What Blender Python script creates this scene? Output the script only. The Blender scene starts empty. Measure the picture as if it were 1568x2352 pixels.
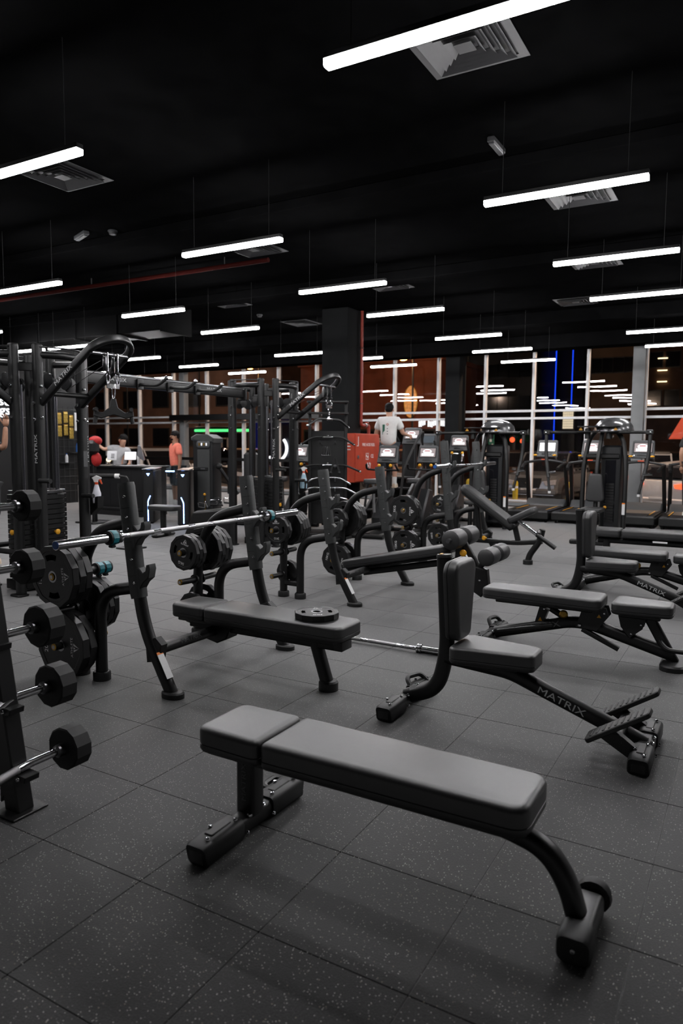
import bpy, bmesh, math, random
from mathutils import Vector, Matrix, Euler
random.seed(7)
S = bpy.context.scene
COL = S.collection
PI = math.pi
# ------------------------------------------------------------------ camera, light, exposure
FPX, HC, PITCH, ROLL, YAW = 1639.0, 1.485, .0944, .0069, .5226      # frame is 1568 x 2352
cam_d = bpy.data.cameras.new('camera'); cam = bpy.data.objects.new('camera', cam_d); COL.objects.link(cam)
CAMR = Matrix.Rotation(YAW, 3, 'Z') @ Matrix.Rotation(PI/2 - PITCH, 3, 'X') @ Matrix.Rotation(ROLL, 3, 'Z')
cam.matrix_world = Matrix.Translation((0, 0, HC)) @ CAMR.to_4x4()
cam_d.sensor_fit = 'VERTICAL'; cam_d.sensor_height = 36; cam_d.sensor_width = 24; cam_d.lens = FPX/2352*36
cam_d.clip_start = .05; cam_d.clip_end = 400
cam_d.dof.use_dof = True; cam_d.dof.focus_distance = 4.6; cam_d.dof.aperture_fstop = 2.8
S.camera = cam
S.view_settings.view_transform = 'Standard'; S.view_settings.look = 'None'
S.view_settings.gamma = 1; S.view_settings.use_curve_mapping = False
S.view_settings.exposure = 1.1
STRIP = 54.0          # radiance of the strip-light diffusers
W = bpy.data.worlds.new('night'); S.world = W; W.use_nodes = True
W.node_tree.nodes['Background'].inputs[0].default_value = (.010, .0075, .007, 1)
W.node_tree.nodes['Background'].inputs[1].default_value = .35

def ray(x, y): return CAMR @ Vector(((x-784)/FPX, -(y-1176)/FPX, -1))
CO = Vector((0, 0, HC))
def atz(x, y, z=0): d = ray(x, y); return CO + d*((z-HC)/d.z)
def atY(x, y, Y): d = ray(x, y); return CO + d*(Y/d.y)
def atX(x, y, X): d = ray(x, y); return CO + d*(X/d.x)
def atd(x, y, dep): return CO + ray(x, y)*dep

# ------------------------------------------------------------------ materials
MATS = {}
def mat(name, col, rough=.5, metal=0, noise=0, nscale=40, bump=0, bscale=300, emit=None, estr=0, spec=.5, coat=0):
    m = bpy.data.materials.new(name); m.use_nodes = True; nt = m.node_tree; b = nt.nodes['Principled BSDF']
    c = (*col, 1)
    b.inputs['Base Color'].default_value = c; b.inputs['Roughness'].default_value = rough
    b.inputs['Metallic'].default_value = metal; b.inputs['Specular IOR Level'].default_value = spec
    b.inputs['Coat Weight'].default_value = coat
    tc = None
    def coords():
        nonlocal tc
        if tc is None: tc = nt.nodes.new('ShaderNodeTexCoord')
        return tc.outputs['Object']
    if noise:
        n = nt.nodes.new('ShaderNodeTexNoise'); n.inputs['Scale'].default_value = nscale; n.inputs['Detail'].default_value = 3
        nt.links.new(coords(), n.inputs['Vector'])
        r = nt.nodes.new('ShaderNodeMapRange'); r.inputs[1].default_value = .3; r.inputs[2].default_value = .7
        r.inputs[3].default_value = 1-noise; r.inputs[4].default_value = 1+noise
        nt.links.new(n.outputs['Fac'], r.inputs[0])
        x = nt.nodes.new('ShaderNodeVectorMath'); x.operation = 'SCALE'; x.inputs[0].default_value = col
        nt.links.new(r.outputs[0], x.inputs['Scale']); nt.links.new(x.outputs[0], b.inputs['Base Color'])
    if bump:
        n = nt.nodes.new('ShaderNodeTexNoise'); n.inputs['Scale'].default_value = bscale; n.inputs['Detail'].default_value = 2
        nt.links.new(coords(), n.inputs['Vector'])
        bp = nt.nodes.new('ShaderNodeBump'); bp.inputs['Strength'].default_value = bump; bp.inputs['Distance'].default_value = .002
        nt.links.new(n.outputs['Fac'], bp.inputs['Height']); nt.links.new(bp.outputs[0], b.inputs['Normal'])
    if emit:
        b.inputs['Emission Color'].default_value = (*emit, 1); b.inputs['Emission Strength'].default_value = estr
    MATS[name] = m
    return m
mat('powder', (.0045, .0045, .0048), .42, 0, .2, 30, .06, 500)
mat('powder2', (.0075, .0077, .008), .42, 0, .2, 30, .06, 500)
mat('vinyl', (.014, .014, .0147), .44, 0, .12, 25, .22, 420, spec=1.0)
mat('cover', (.042, .044, .044), .48, 0, .1, 60, .1, 600)
mat('rubber', (.006, .006, .0063), .6, 0, .2, 50, .08, 300)
mat('plate', (.007, .007, .0073), .42, 0, .2, 40, .06, 350)
mat('cap', (.012, .0125, .0125), .5, 0, .15, 60, .1, 400)
mat('chrome', (.62, .62, .63), .14, 1, .06, 80)
mat('knurl', (.45, .45, .46), .33, 1, .15, 900, .5, 1500)
mat('steel', (.32, .32, .33), .28, 1, .1, 60)
mat('rodsteel', (.20, .20, .22), .3, 1, .1, 60)
mat('white', (.78, .78, .78), .5, 0, .03)
mat('print', (.55, .56, .56), .6, 0, .08, 200)
mat('print_white', (.80, .80, .80), .6, 0, .05, 200)
mat('print_dim', (.075, .076, .078), .5, 0, .1, 200)
mat('print_orange', (.85, .22, .02), .5, 0, .05, 200)
mat('yellow', (.80, .38, .02), .4, 0, .05)
mat('brass', (.45, .27, .06), .35, 1, .1)
mat('teal', (.006, .17, .21), .35, 0, .08)
mat('blue_cap', (.015, .09, .32), .4, 0, .05)
mat('red', (.46, .055, .025), .42, 0, .12, 6)
mat('red_pipe', (.30, .035, .02), .45, 0, .12, 12)
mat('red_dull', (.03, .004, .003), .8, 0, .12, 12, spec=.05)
mat('red_cloth', (.5, .02, .02), .7, 0, .15)
mat('ceil', (.004, .004, .0042), .9, 0, .2, 6, spec=0)
mat('ceil_metal', (.003, .003, .0032), .6, 0, .2, 6, spec=.05)
mat('vent', (.036, .036, .038), .55, 0, .08, 12)
mat('wallblack', (.005, .005, .0055), .6, 0, .2, 4)
mat('column', (.009, .0095, .010), .8, 0, .12, 5, spec=.12)
mat('dome', (.16, .16, .165), .22, .7, .05)
mat('alu', (.80, .80, .81), .45, 0, .05, 8)
mat('grey_paint', (.22, .225, .23), .5, 0, .06, 6)
mat('dark_metal', (.02, .02, .021), .4, 0, .15)
mat('desk', (.007, .007, .0078), .5, 0, .2, 8)
mat('glow_white', (.9, .9, .9), .5, 0, 0, emit=(1, .985, 1.0), estr=STRIP)
mat('glow_blue', (.1, .2, .9), .5, emit=(.22, .42, 1), estr=6)
mat('glow_deepblue', (.02, .05, .9), .5, emit=(.01, .06, .9), estr=.8)
mat('glow_green', (.1, .9, .3), .5, emit=(.08, .8, .2), estr=.9)
mat('glow_orange', (.9, .5, .1), .5, emit=(1, .40, .08), estr=14)
mat('glow_warm', (.9, .8, .5), .5, emit=(1, .78, .42), estr=1.5)
mat('glow_oval', (.6, .3, .1), .5, 0, .5, 6, emit=(1, .45, .15), estr=.22)
mat('lit_pane', (.5, .4, .3), .5, emit=(1, .84, .58), estr=.4)
mat('glow_red', (.9, .1, .05), .5, emit=(1, .10, .03), estr=1.0)
mat('glow_sign', (.9, .9, .9), .5, emit=(.9, .95, 1), estr=.9)
mat('screen_light', (.7, .7, .7), .3, emit=(.93, .93, 1), estr=.32)
mat('screen_dark', (.05, .06, .07), .15, emit=(.3, .36, .42), estr=.05)
mat('screen_pic', (.3, .25, .25), .2, emit=(.8, .7, .68), estr=.08)
mat('screen_red', (.3, .05, .05), .2, emit=(.8, .2, .2), estr=.15)
mat('plastic_grey', (.07, .073, .076), .4, 0, .05)
mat('plastic_dark', (.012, .0125, .0135), .35, 0, .1)
mat('skin', (.42, .22, .14), .55, 0, .08, 30)
mat('skin_tan', (.26, .13, .08), .55, 0, .08, 30)
mat('skin_light', (.52, .29, .2), .55, 0, .08, 30)
mat('hair', (.006, .005, .005), .7, 0, .3, 90, .4, 200, spec=.15)
mat('cloth_grey', (.36, .36, .37), .85, 0, .08, 20, .3, 60)
mat('cloth_coral', (.75, .19, .13), .85, 0, .08, 20, .3, 60)
mat('cloth_white', (.72, .72, .70), .85, 0, .05, 20, .3, 60)
mat('cloth_black', (.014, .014, .015), .8, 0, .2, 20, .3, 60)
mat('cloth_navy', (.03, .04, .05), .8, 0, .2, 20, .3, 60)
mat('cloth_blue', (.35, .52, .62), .8, 0, .1, 30, .3, 60)
mat('shoe', (.62, .50, .38), .7, 0, .1)
mat('paper', (.66, .66, .68), .7, 0, .05)
mat('bottle_white', (.66, .66, .72), .35, 0, .03)
mat('orange_red', (.80, .10, .03), .4, 0, .05)
mat('asphalt', (.03, .027, .025), .8, 0, .3, 3, .3, 40)
mat('pavement', (.09, .06, .045), .75, 0, .2, 2)
mat('bldg_brown', (.12, .065, .045), .8, 0, .3, .8, .2, 6)
mat('bldg_red', (.16, .045, .025), .8, 0, .3, .8)
mat('bldg_beige', (.20, .13, .085), .8, 0, .2, .6)
mat('bldg_dark', (.012, .013, .02), .4, 0, .2, .5)
mat('bldg_blue', (.010, .014, .06), .4, 0, .2, .5)
mat('win_dark', (.008, .009, .012), .1, 0, .2)
mat('car_silver', (.22, .23, .25), .25, .6, .05, coat=.5)
mat('car_white', (.62, .62, .64), .3, 0, .03, coat=.5)
mat('car_brown', (.10, .06, .045), .3, .2, .05, coat=.5)
mat('car_dark', (.025, .025, .03), .3, .2, .05, coat=.5)
mat('car_glass', (.008, .008, .01), .05, 0, .1)
mat('headlamp', (.6, .6, .65), .1, .3, .05)
mat('bollard', (.55, .40, .02), .5, 0, .1)
mat('green_sign', (.01, .12, .07), .5, 0, .1)
mat('gold', (.45, .30, .06), .4, .5, .4, 30)
mat('wire', (.03, .03, .03), .5)

def glass(name, tint=(1, 1, 1), gain=1.6, wob=.0):
    m = bpy.data.materials.new(name); m.use_nodes = True; nt = m.node_tree; nt.nodes.clear()
    o = nt.nodes.new('ShaderNodeOutputMaterial'); mx = nt.nodes.new('ShaderNodeMixShader')
    t = nt.nodes.new('ShaderNodeBsdfTransparent'); t.inputs[0].default_value = (*tint, 1)
    g = nt.nodes.new('ShaderNodeBsdfGlossy'); g.inputs['Roughness'].default_value = 0
    f = nt.nodes.new('ShaderNodeFresnel')
    ge = nt.nodes.new('ShaderNodeNewGeometry'); mi = nt.nodes.new('ShaderNodeMapRange')      # same index from both faces of the thin pane
    mi.inputs[3].default_value = 1.5; mi.inputs[4].default_value = 1/1.5
    nt.links.new(ge.outputs['Backfacing'], mi.inputs[0]); nt.links.new(mi.outputs[0], f.inputs[0])
    mu = nt.nodes.new('ShaderNodeMath'); mu.operation = 'MULTIPLY'; mu.inputs[1].default_value = gain; mu.use_clamp = True
    nt.links.new(f.outputs[0], mu.inputs[0]); nt.links.new(mu.outputs[0], mx.inputs[0])
    nt.links.new(t.outputs[0], mx.inputs[1]); nt.links.new(g.outputs[0], mx.inputs[2]); nt.links.new(mx.outputs[0], o.inputs[0])
    if wob:
        tc = nt.nodes.new('ShaderNodeTexCoord'); n = nt.nodes.new('ShaderNodeTexNoise'); n.inputs['Scale'].default_value = .9
        nt.links.new(tc.outputs['Object'], n.inputs['Vector'])
        bp = nt.nodes.new('ShaderNodeBump'); bp.inputs['Strength'].default_value = wob; bp.inputs['Distance'].default_value = .05
        nt.links.new(n.outputs['Fac'], bp.inputs['Height']); nt.links.new(bp.outputs[0], g.inputs['Normal'])
    MATS[name] = m
glass('glass', (.93, .93, .935), 1.15, .04)
glass('glass_clear', (.93, .95, .96), 1.2)

def floor_mat():
    m = bpy.data.materials.new('rubber_tile'); m.use_nodes = True; nt = m.node_tree; b = nt.nodes['Principled BSDF']
    g = nt.nodes.new('ShaderNodeNewGeometry')
    oi = nt.nodes.new('ShaderNodeObjectInfo')
    n = nt.nodes.new('ShaderNodeTexNoise'); n.inputs['Scale'].default_value = 2.2; n.inputs['Detail'].default_value = 5
    nt.links.new(g.outputs['Position'], n.inputs['Vector'])
    r = nt.nodes.new('ShaderNodeValToRGB'); r.color_ramp.elements[0].position = .3; r.color_ramp.elements[1].position = .75
    r.color_ramp.elements[0].color = (.0025, .0025, .0026, 1); r.color_ramp.elements[1].color = (.005, .0049, .0049, 1)
    nt.links.new(n.outputs['Fac'], r.inputs[0])
    base = r.outputs[0]
    # rubber granules: pale flecks of two sizes
    for sc, th, colr, amt in ((120, .19, (.62, .61, .57), .9), (60, .12, (.34, .30, .22), .7), (300, .27, (.10, .10, .10), .6)):
        v = nt.nodes.new('ShaderNodeTexVoronoi'); v.inputs['Scale'].default_value = sc
        nt.links.new(g.outputs['Position'], v.inputs['Vector'])
        lt = nt.nodes.new('ShaderNodeMath'); lt.operation = 'LESS_THAN'; lt.inputs[1].default_value = th
        nt.links.new(v.outputs['Distance'], lt.inputs[0])
        sp = nt.nodes.new('ShaderNodeSeparateColor'); nt.links.new(v.outputs['Color'], sp.inputs[0])
        gt = nt.nodes.new('ShaderNodeMath'); gt.operation = 'GREATER_THAN'; gt.inputs[1].default_value = .60
        nt.links.new(sp.outputs[0], gt.inputs[0])
        mu = nt.nodes.new('ShaderNodeMath'); mu.operation = 'MULTIPLY'; nt.links.new(lt.outputs[0], mu.inputs[0]); nt.links.new(gt.outputs[0], mu.inputs[1])
        m2 = nt.nodes.new('ShaderNodeMath'); m2.operation = 'MULTIPLY'; m2.inputs[1].default_value = amt; nt.links.new(mu.outputs[0], m2.inputs[0])
        mx = nt.nodes.new('ShaderNodeMix'); mx.data_type = 'RGBA'; mx.inputs['B'].default_value = (*colr, 1)
        nt.links.new(m2.outputs[0], mx.inputs['Factor']); nt.links.new(base, mx.inputs['A']); base = mx.outputs['Result']
    # each tile slightly lighter or darker
    mr = nt.nodes.new('ShaderNodeMapRange'); mr.inputs[3].default_value = .93; mr.inputs[4].default_value = 1.07
    nt.links.new(oi.outputs['Random'], mr.inputs[0])
    sc_ = nt.nodes.new('ShaderNodeVectorMath'); sc_.operation = 'SCALE'
    nt.links.new(base, sc_.inputs[0]); nt.links.new(mr.outputs[0], sc_.inputs['Scale'])
    nt.links.new(sc_.outputs[0], b.inputs['Base Color'])
    b.inputs['Roughness'].default_value = 0.5; b.inputs['Specular IOR Level'].default_value = 0.05; b.inputs['Sheen Weight'].default_value = .92; b.inputs['Sheen Roughness'].default_value = 0.46
    n2 = nt.nodes.new('ShaderNodeTexNoise'); n2.inputs['Scale'].default_value = 180; n2.inputs['Detail'].default_value = 3
    nt.links.new(g.outputs['Position'], n2.inputs['Vector'])
    bp = nt.nodes.new('ShaderNodeBump'); bp.inputs['Strength'].default_value = .35; bp.inputs['Distance'].default_value = .002
    nt.links.new(n2.outputs['Fac'], bp.inputs['Height']); nt.links.new(bp.outputs[0], b.inputs['Normal'])
    MATS['tile'] = m
floor_mat()

# ------------------------------------------------------------------ mesh helpers
def V(*a): return Vector(a)
def circ(r, n=12): return [(r*math.cos(2*PI*i/n), r*math.sin(2*PI*i/n)) for i in range(n)]
def rrect(w, h, r=.01, n=3):
    r = min(r, w/2-1e-4, h/2-1e-4); o = []
    for cx, cy, a in ((w/2-r, h/2-r, 0), (-w/2+r, h/2-r, 90), (-w/2+r, -h/2+r, 180), (w/2-r, -h/2+r, 270)):
        for i in range(n+1):
            t = math.radians(a+90*i/n); o.append((cx+r*math.cos(t), cy+r*math.sin(t)))
    return o
def fil(pts, r, n=6):
    pts = [Vector(p) for p in pts]; out = [pts[0]]
    for i in range(1, len(pts)-1):
        p, a, b = pts[i], pts[i-1]-pts[i], pts[i+1]-pts[i]
        d = min(r, a.length*.49, b.length*.49); s = p+a.normalized()*d; e = p+b.normalized()*d
        for k in range(n+1):
            t = k/n; out.append(s*(1-t)**2+p*2*t*(1-t)+e*t*t)
    out.append(pts[-1]); return out
class MB:
    def __init__(s): s.v, s.f = [], []
    def add(s, vs, fs, M=None):
        o = len(s.v)
        for v in vs:
            v = Vector(v); s.v.append(tuple(M @ v if M else v))
        s.f += [tuple(i+o for i in f) for f in fs]; return s
    def tube(s, path, prof, up=(0, 1, 0), cap=True, M=None, scale=None):
        """prof: 2D points; x of the profile lies along `up`-ish, y along the other normal"""
        P = [Vector(p) for p in path]; n = len(prof); vs, fs = [], []
        T = [(P[min(i+1, len(P)-1)]-P[max(i-1, 0)]).normalized() for i in range(len(P))]
        u = Vector(up); u = u-T[0]*u.dot(T[0])
        if u.length < 1e-4: u = T[0].orthogonal()
        u.normalize()
        for i, p in enumerate(P):
            u = u-T[i]*u.dot(T[i]); u.normalize(); w = T[i].cross(u)
            k = scale[i] if scale else 1
            m = 1.0
            if 0 < i < len(P)-1:
                c = (P[i]-P[i-1]).normalized().dot((P[i+1]-P[i]).normalized()); m = 1
            for a, b in prof: vs.append(p+u*a*k*m+w*b*k*m)
        for i in range(len(P)-1):
            for j in range(n):
                a, b = i*n+j, i*n+(j+1) % n; fs.append((a, b, b+n, a+n))
        if cap: fs += [tuple(range(n-1, -1, -1)), tuple(range((len(P)-1)*n, len(P)*n))]
        return s.add(vs, fs, M)
    def rod(s, a, b, r, n=10, r2=None, M=None):
        return s.tube([a, b], circ(r, n), up=(.31, .83, .46), M=M, scale=None if r2 is None else [1, r2/r])
    def pad(s, outline, layers, M=None):
        """closed outline (ccw), layers = [(inset, z), ...] bottom to top"""
        n = len(outline); N = []
        for i in range(n):
            p, a, b = Vector(outline[i]), Vector(outline[i-1]), Vector(outline[(i+1) % n])
            e1, e2 = (p-a), (b-p)
            n1 = Vector((-e1.y, e1.x)); n2 = Vector((-e2.y, e2.x))
            if n1.length: n1.normalize()
            if n2.length: n2.normalize()
            m = n1+n2
            m = m.normalized() if m.length > 1e-6 else n1
            c = max(.5, m.dot(n1)); N.append(m/c)
        vs, fs = [], []
        for ins, z in layers:
            for p, m in zip(outline, N): vs.append((p[0]+m.x*ins, p[1]+m.y*ins, z))
        for k in range(len(layers)-1):
            for i in range(n):
                a, b = k*n+i, k*n+(i+1) % n; fs.append((a, b, b+n, a+n))
        fs += [tuple(range(n-1, -1, -1)), tuple(range((len(layers)-1)*n, len(layers)*n))]
        return s.add(vs, fs, M)
    def box(s, c, d, ch=0, M=None, rot=None):
        """box centre c, size d, chamfer ch"""
        x, y, z = d; L = Matrix.Translation(c)
        if rot: L = L @ Euler(rot).to_matrix().to_4x4()
        if M: L = M @ L
        if ch: return s.pad(rrect(x, y, ch, 2), [(ch, -z/2), (0, -z/2+ch), (0, z/2-ch), (ch, z/2)], L)
        vs = [(i*x/2, j*y/2, k*z/2) for k in (-1, 1) for j in (-1, 1) for i in (-1, 1)]
        return s.add(vs, [(0, 2, 3, 1), (4, 5, 7, 6), (0, 1, 5, 4), (2, 6, 7, 3), (0, 4, 6, 2), (1, 3, 7, 5)], L)
    def lathe(s, prof, n=16, M=None):
        """prof [(r, z)...] about local z"""
        vs, fs = [], []
        for r, z in prof:
            for i in range(n): t = 2*PI*i/n; vs.append((r*math.cos(t), r*math.sin(t), z))
        for k in range(len(prof)-1):
            for i in range(n):
                a, b = k*n+i, k*n+(i+1) % n; fs.append((a, b, b+n, a+n))
        fs += [tuple(range(n-1, -1, -1)), tuple(range((len(prof)-1)*n, len(prof)*n))]
        return s.add(vs, fs, M)
    def ball(s, c, r, sc=(1, 1, 1), n=12, m=8, M=None):
        vs = [(c[0], c[1], c[2]-r*sc[2])]; fs = []
        for k in range(1, m):
            a = -PI/2+PI*k/m
            for i in range(n): t = 2*PI*i/n; vs.append((c[0]+r*sc[0]*math.cos(a)*math.cos(t), c[1]+r*sc[1]*math.cos(a)*math.sin(t), c[2]+r*sc[2]*math.sin(a)))
        vs.append((c[0], c[1], c[2]+r*sc[2])); L = len(vs)-1
        for i in range(n): fs.append((0, 1+(i+1) % n, 1+i)); fs.append((L, 1+(m-2)*n+i, 1+(m-2)*n+(i+1) % n))
        for k in range(m-2):
            for i in range(n):
                a, b = 1+k*n+i, 1+k*n+(i+1) % n; fs.append((a, b, b+n, a+n))
        return s.add(vs, fs, M)
    def torus(s, c, R, r, axis=(0, 0, 1), n=16, m=8, arc=(0, 2*PI), M=None):
        ax = Vector(axis).normalized(); u = ax.orthogonal().normalized(); w = ax.cross(u)
        full = abs(arc[1]-arc[0]-2*PI) < 1e-3
        pts = [Vector(c)+(u*math.cos(t)+w*math.sin(t))*R for t in [arc[0]+(arc[1]-arc[0])*i/n for i in range(n+1)]]
        return s.tube(pts, circ(r, m), up=ax, cap=not full, M=M)
    def prism(s, outline, a, b, plane='xz', M=None, ch=.0):
        """2D outline extruded from a to b along the plane's normal"""
        mp = {'xz': Matrix(((1, 0, 0, 0), (0, 0, -1, 0), (0, 1, 0, 0), (0, 0, 0, 1))),
              'yz': Matrix(((0, 0, 1, 0), (1, 0, 0, 0), (0, 1, 0, 0), (0, 0, 0, 1))), 'xy': Matrix.Identity(4)}[plane]
        if plane == 'xz': a, b = -b, -a
        ar = sum(p[0]*q[1]-q[0]*p[1] for p, q in zip(outline, outline[1:]+outline[:1]))
        if ar < 0: outline = outline[::-1]
        ly = [(ch, a), (0, a+ch), (0, b-ch), (ch, b)] if ch else [(0, a), (0, b)]
        return s.pad(outline, ly, (M @ mp) if M else mp)
def mesh(name, mb, m, ang=35):
    me = bpy.data.meshes.new(name); me.from_pydata(mb.v, [], mb.f); me.materials.append(MATS[m])
    me.shade_smooth(); me.set_sharp_from_angle(angle=math.radians(ang)); return me
def obj(name, mb, m, parent=None, loc=(0, 0, 0), rot=(0, 0, 0), ang=35):
    me = mb if isinstance(mb, bpy.types.Mesh) else mesh(name, mb, m, ang)
    o = bpy.data.objects.new(name, me); COL.objects.link(o); o.location = loc; o.rotation_euler = rot
    if parent: o.parent = parent
    return o
def tag(o, label, cat, group=None):
    o['label'] = label; o['category'] = cat
    if group: o['group'] = group
    return o
def thing(name, label, cat, loc=(0, 0, 0), rz=0, group=None):
    o = bpy.data.objects.new(name, None); COL.objects.link(o); o.empty_display_size = .1
    o.location = loc; o.rotation_euler = (0, 0, rz); return tag(o, label, cat, group)
def struct(o): o['kind'] = 'structure'; return o
def copy_tree(o, parent=None, loc=None, rz=None, label=None, group=None):
    c = o.copy(); COL.objects.link(c); c.parent = parent
    if loc is not None: c.location = loc
    if rz is not None: c.rotation_euler = (0, 0, rz)
    if label: c['label'] = label
    if group: c['group'] = group
    for ch in o.children: copy_tree(ch, c)
    return c
DG = None
def to_mesh(o, name, m):
    dg = bpy.context.evaluated_depsgraph_get(); e = o.evaluated_get(dg)
    me = bpy.data.meshes.new_from_object(e, depsgraph=dg); me.name = name
    me.materials.clear(); me.materials.append(MATS[m])
    d = o.data; bpy.data.objects.remove(o)
    return me
def frame(o, x, y):
    x = Vector(x).normalized(); y = Vector(y); y = (y-x*y.dot(x)).normalized(); z = x.cross(y)
    return Matrix(((x.x, y.x, z.x, o[0]), (x.y, y.y, z.y, o[1]), (x.z, y.z, z.z, o[2]), (0, 0, 0, 1)))
TXT = {}
def text(name, string, size, m, parent, o, x, y, sx=1.0, ext=.0006):
    key = (string, round(size, 4), m, round(sx, 2), ext)
    if key not in TXT:
        c = bpy.data.curves.new(name, 'FONT'); c.body = string; c.size = size; c.extrude = ext
        c.align_x = 'CENTER'; c.align_y = 'CENTER'; c.resolution_u = 2
        t = bpy.data.objects.new(name, c); COL.objects.link(t); t.scale = (sx, 1, 1)
        TXT[key] = to_mesh(t, name, m)
        if sx != 1:
            for v in TXT[key].vertices: v.co.x *= sx
    r = bpy.data.objects.new(name, TXT[key]); COL.objects.link(r)
    if parent: r.parent = parent
    r.matrix_basis = frame(o, x, y); return r
def cut2d(name, loops, depth, bev, m, ang=35):
    """flat piece with holes: loops of 2D points, centred on z = 0"""
    c = bpy.data.curves.new(name, 'CURVE'); c.dimensions = '2D'; c.fill_mode = 'BOTH'; c.extrude = depth/2-bev; c.bevel_depth = bev; c.bevel_resolution = 1
    for L in loops:
        sp = c.splines.new('POLY'); sp.points.add(len(L)-1); sp.use_cyclic_u = True
        for p, q in zip(sp.points, L): p.co = (q[0], q[1], 0, 1)
    o = bpy.data.objects.new(name, c); COL.objects.link(o)
    me = to_mesh(o, name, m); me.shade_smooth(); me.set_sharp_from_angle(angle=math.radians(ang)); return me
def rot_to(d, up=(0, 0, 1)):
    """matrix whose local z points along d"""
    return Vector(d).to_track_quat('Z', 'Y').to_matrix().to_4x4()
def TR(p): return Matrix.Translation(p)
def bolt_mesh(r=.009):
    return mesh('bolt', MB().lathe([(r, 0), (r, .003), (r*.75, .007), (r*.4, .0075), (r*.35, .005)], 10), 'chrome')
BOLT = bolt_mesh()
def bolt(parent, p, d=(0, 0, 1), k=1.0):
    o = bpy.data.objects.new('bolt', BOLT); COL.objects.link(o); o.parent = parent
    o.matrix_basis = TR(p) @ rot_to(d) @ Matrix.Scale(k, 4); return o
# ------------------------------------------------------------------ room shell
CEIL, YW = 3.90, 17.5
XL, XR, YB = -23.0, 4.0, -3.0
XP, YP = -14.6, 12.15           # black partition wall on the left
fl = struct(obj('floor', MB().box(((XL+XR)/2, (YW+YB)/2, -.06), (XR-XL, YW-YB, .08)), 'dark_metal'))
def tile_mesh(): return mesh('tile', MB().pad(rrect(.4984, .4984, .003, 1), [(0, -.0195), (0, -.0015), (.0015, 0)]), 'tile', 20)
TM = tile_mesh()
cells = []
i0, i1 = int((XL-.265)/.5)-1, int((XR)/.5)+1
fwd = CAMR @ Vector((0, 0, -1)); rt = CAMR @ Vector((1, 0, 0)); upv = CAMR @ Vector((0, 1, 0))
def pix(p):
    q = Vector(p)-CO; d = q.dot(fwd)
    return (784+FPX*q.dot(rt)/d, 1176-FPX*q.dot(upv)/d, d) if d > .05 else None
for ix in range(int((XL-.265)//.5)+1, int((XR-.265)//.5)):
    for iy in range(int((YB-.155)//.5)+1, int((YW-.155)//.5)):
        c = Vector((.265+.5*ix+.25, .155+.5*iy+.25, 0)); q = pix(c)
        vis = 0
        if q and -300 < q[0] < 1868 and q[1] < 2700: vis = 1/q[2]
        cells.append((-vis, c.x, c.y))
cells.sort()
rest = MB()
for k, (v, x, y) in enumerate(cells):
    if k < 300 and v < 0:
        o = bpy.data.objects.new('tile', TM); COL.objects.link(o); o.location = (x, y, 0); o.parent = fl
    else:
        rest.pad([(x-.2492, y-.2492), (x+.2492, y-.2492), (x+.2492, y+.2492), (x-.2492, y+.2492)], [(0, -.0195), (0, -.0015), (.0015, 0)])
ro = obj('far_tiles', rest, 'tile', fl, ang=20); ro['kind'] = 'stuff'
struct(obj('ceiling', MB().box(((XL+XR)/2, (YW+YB)/2, CEIL+.1), (XR-XL+.4, YW-YB+.4, .2)), 'ceil'))
struct(obj('wall_right', MB().box((XR+.1, (YW+YB)/2, CEIL/2), (.2, YW-YB, CEIL)), 'wallblack'))
struct(obj('wall_back', MB().box(((XL+XR)/2, YB-.1, CEIL/2), (XR-XL, .2, CEIL)), 'wallblack'))
wl = struct(obj('wall_left', MB().box((XP-.1, (YP+YB)/2, CEIL/2), (.2, YP-YB, CEIL)), 'wallblack'))
struct(obj('wall_end', MB().box((XL-.1, (YW+YB)/2, CEIL/2), (.2, YW-YB, CEIL)), 'wallblack'))
# ceiling beams, ducts
k = 0
for y, h, w in ((6.2, .10, .25), (9.35, .14, .3), (13.4, .22, .4), (16.2, .3, .5)):
    k += 1; struct(obj('trim_%d' % k, MB().box(((XL+XR)/2, y, CEIL-h/2), (XR-XL, w, h), .01), 'ceil'))
d = thing('air_duct', 'black rectangular air duct running under the dark ceiling', 'duct', (-11.6, 9.6, CEIL-.05))
obj('duct_body', MB().box((0, 0, -.22), (5.4, .7, .42), .01), 'ceil_metal', d)
for q in range(6): obj('flange', MB().box((-2.7+1.08*q, 0, -.22), (.04, .76, .48), .005), 'ceil_metal', d)
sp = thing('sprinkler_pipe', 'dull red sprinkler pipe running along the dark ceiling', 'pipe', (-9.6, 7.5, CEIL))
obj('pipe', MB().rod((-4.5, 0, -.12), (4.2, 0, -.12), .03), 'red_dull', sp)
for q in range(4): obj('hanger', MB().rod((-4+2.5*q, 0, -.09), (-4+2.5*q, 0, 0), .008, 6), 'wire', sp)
# ------------------------------------------------------------------ window wall
wp = 0
ww = struct(obj('wall_window', MB().box(((XL+XR)/2, YW+.05, .04), (XR-XL, .14, .08)).box(((XL+XR)/2, YW+.05, CEIL-.04), (XR-XL, .14, .10)), 'grey_paint'))
mxs = [-23.0, -21.9] + [atY(px, 1000, YW).x for px in (246, 322, 400, 476, 560, 640, 727, 815, 905, 1005, 1112, 1222, 1345, 1478)]
mxs += [-1.25, -.05, 1.15, 2.35, 3.55]
mxs = sorted(mxs)
MUL = mesh('mullion', MB().box((0, 0, CEIL/2), (.06, .13, CEIL-.1), .004), 'alu')
struct(ww)
for x in mxs:
    o = bpy.data.objects.new('mullion', MUL); COL.objects.link(o); o.location = (x, YW, 0); o.parent = ww
RZ = (2.15, 2.33)
for a, b in zip(mxs, mxs[1:]):
    for z in RZ: obj('rail', MB().box(((a+b)/2, YW, z), (b-a-.06, .10, .055), .003), 'alu', ww)
n = 0
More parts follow.
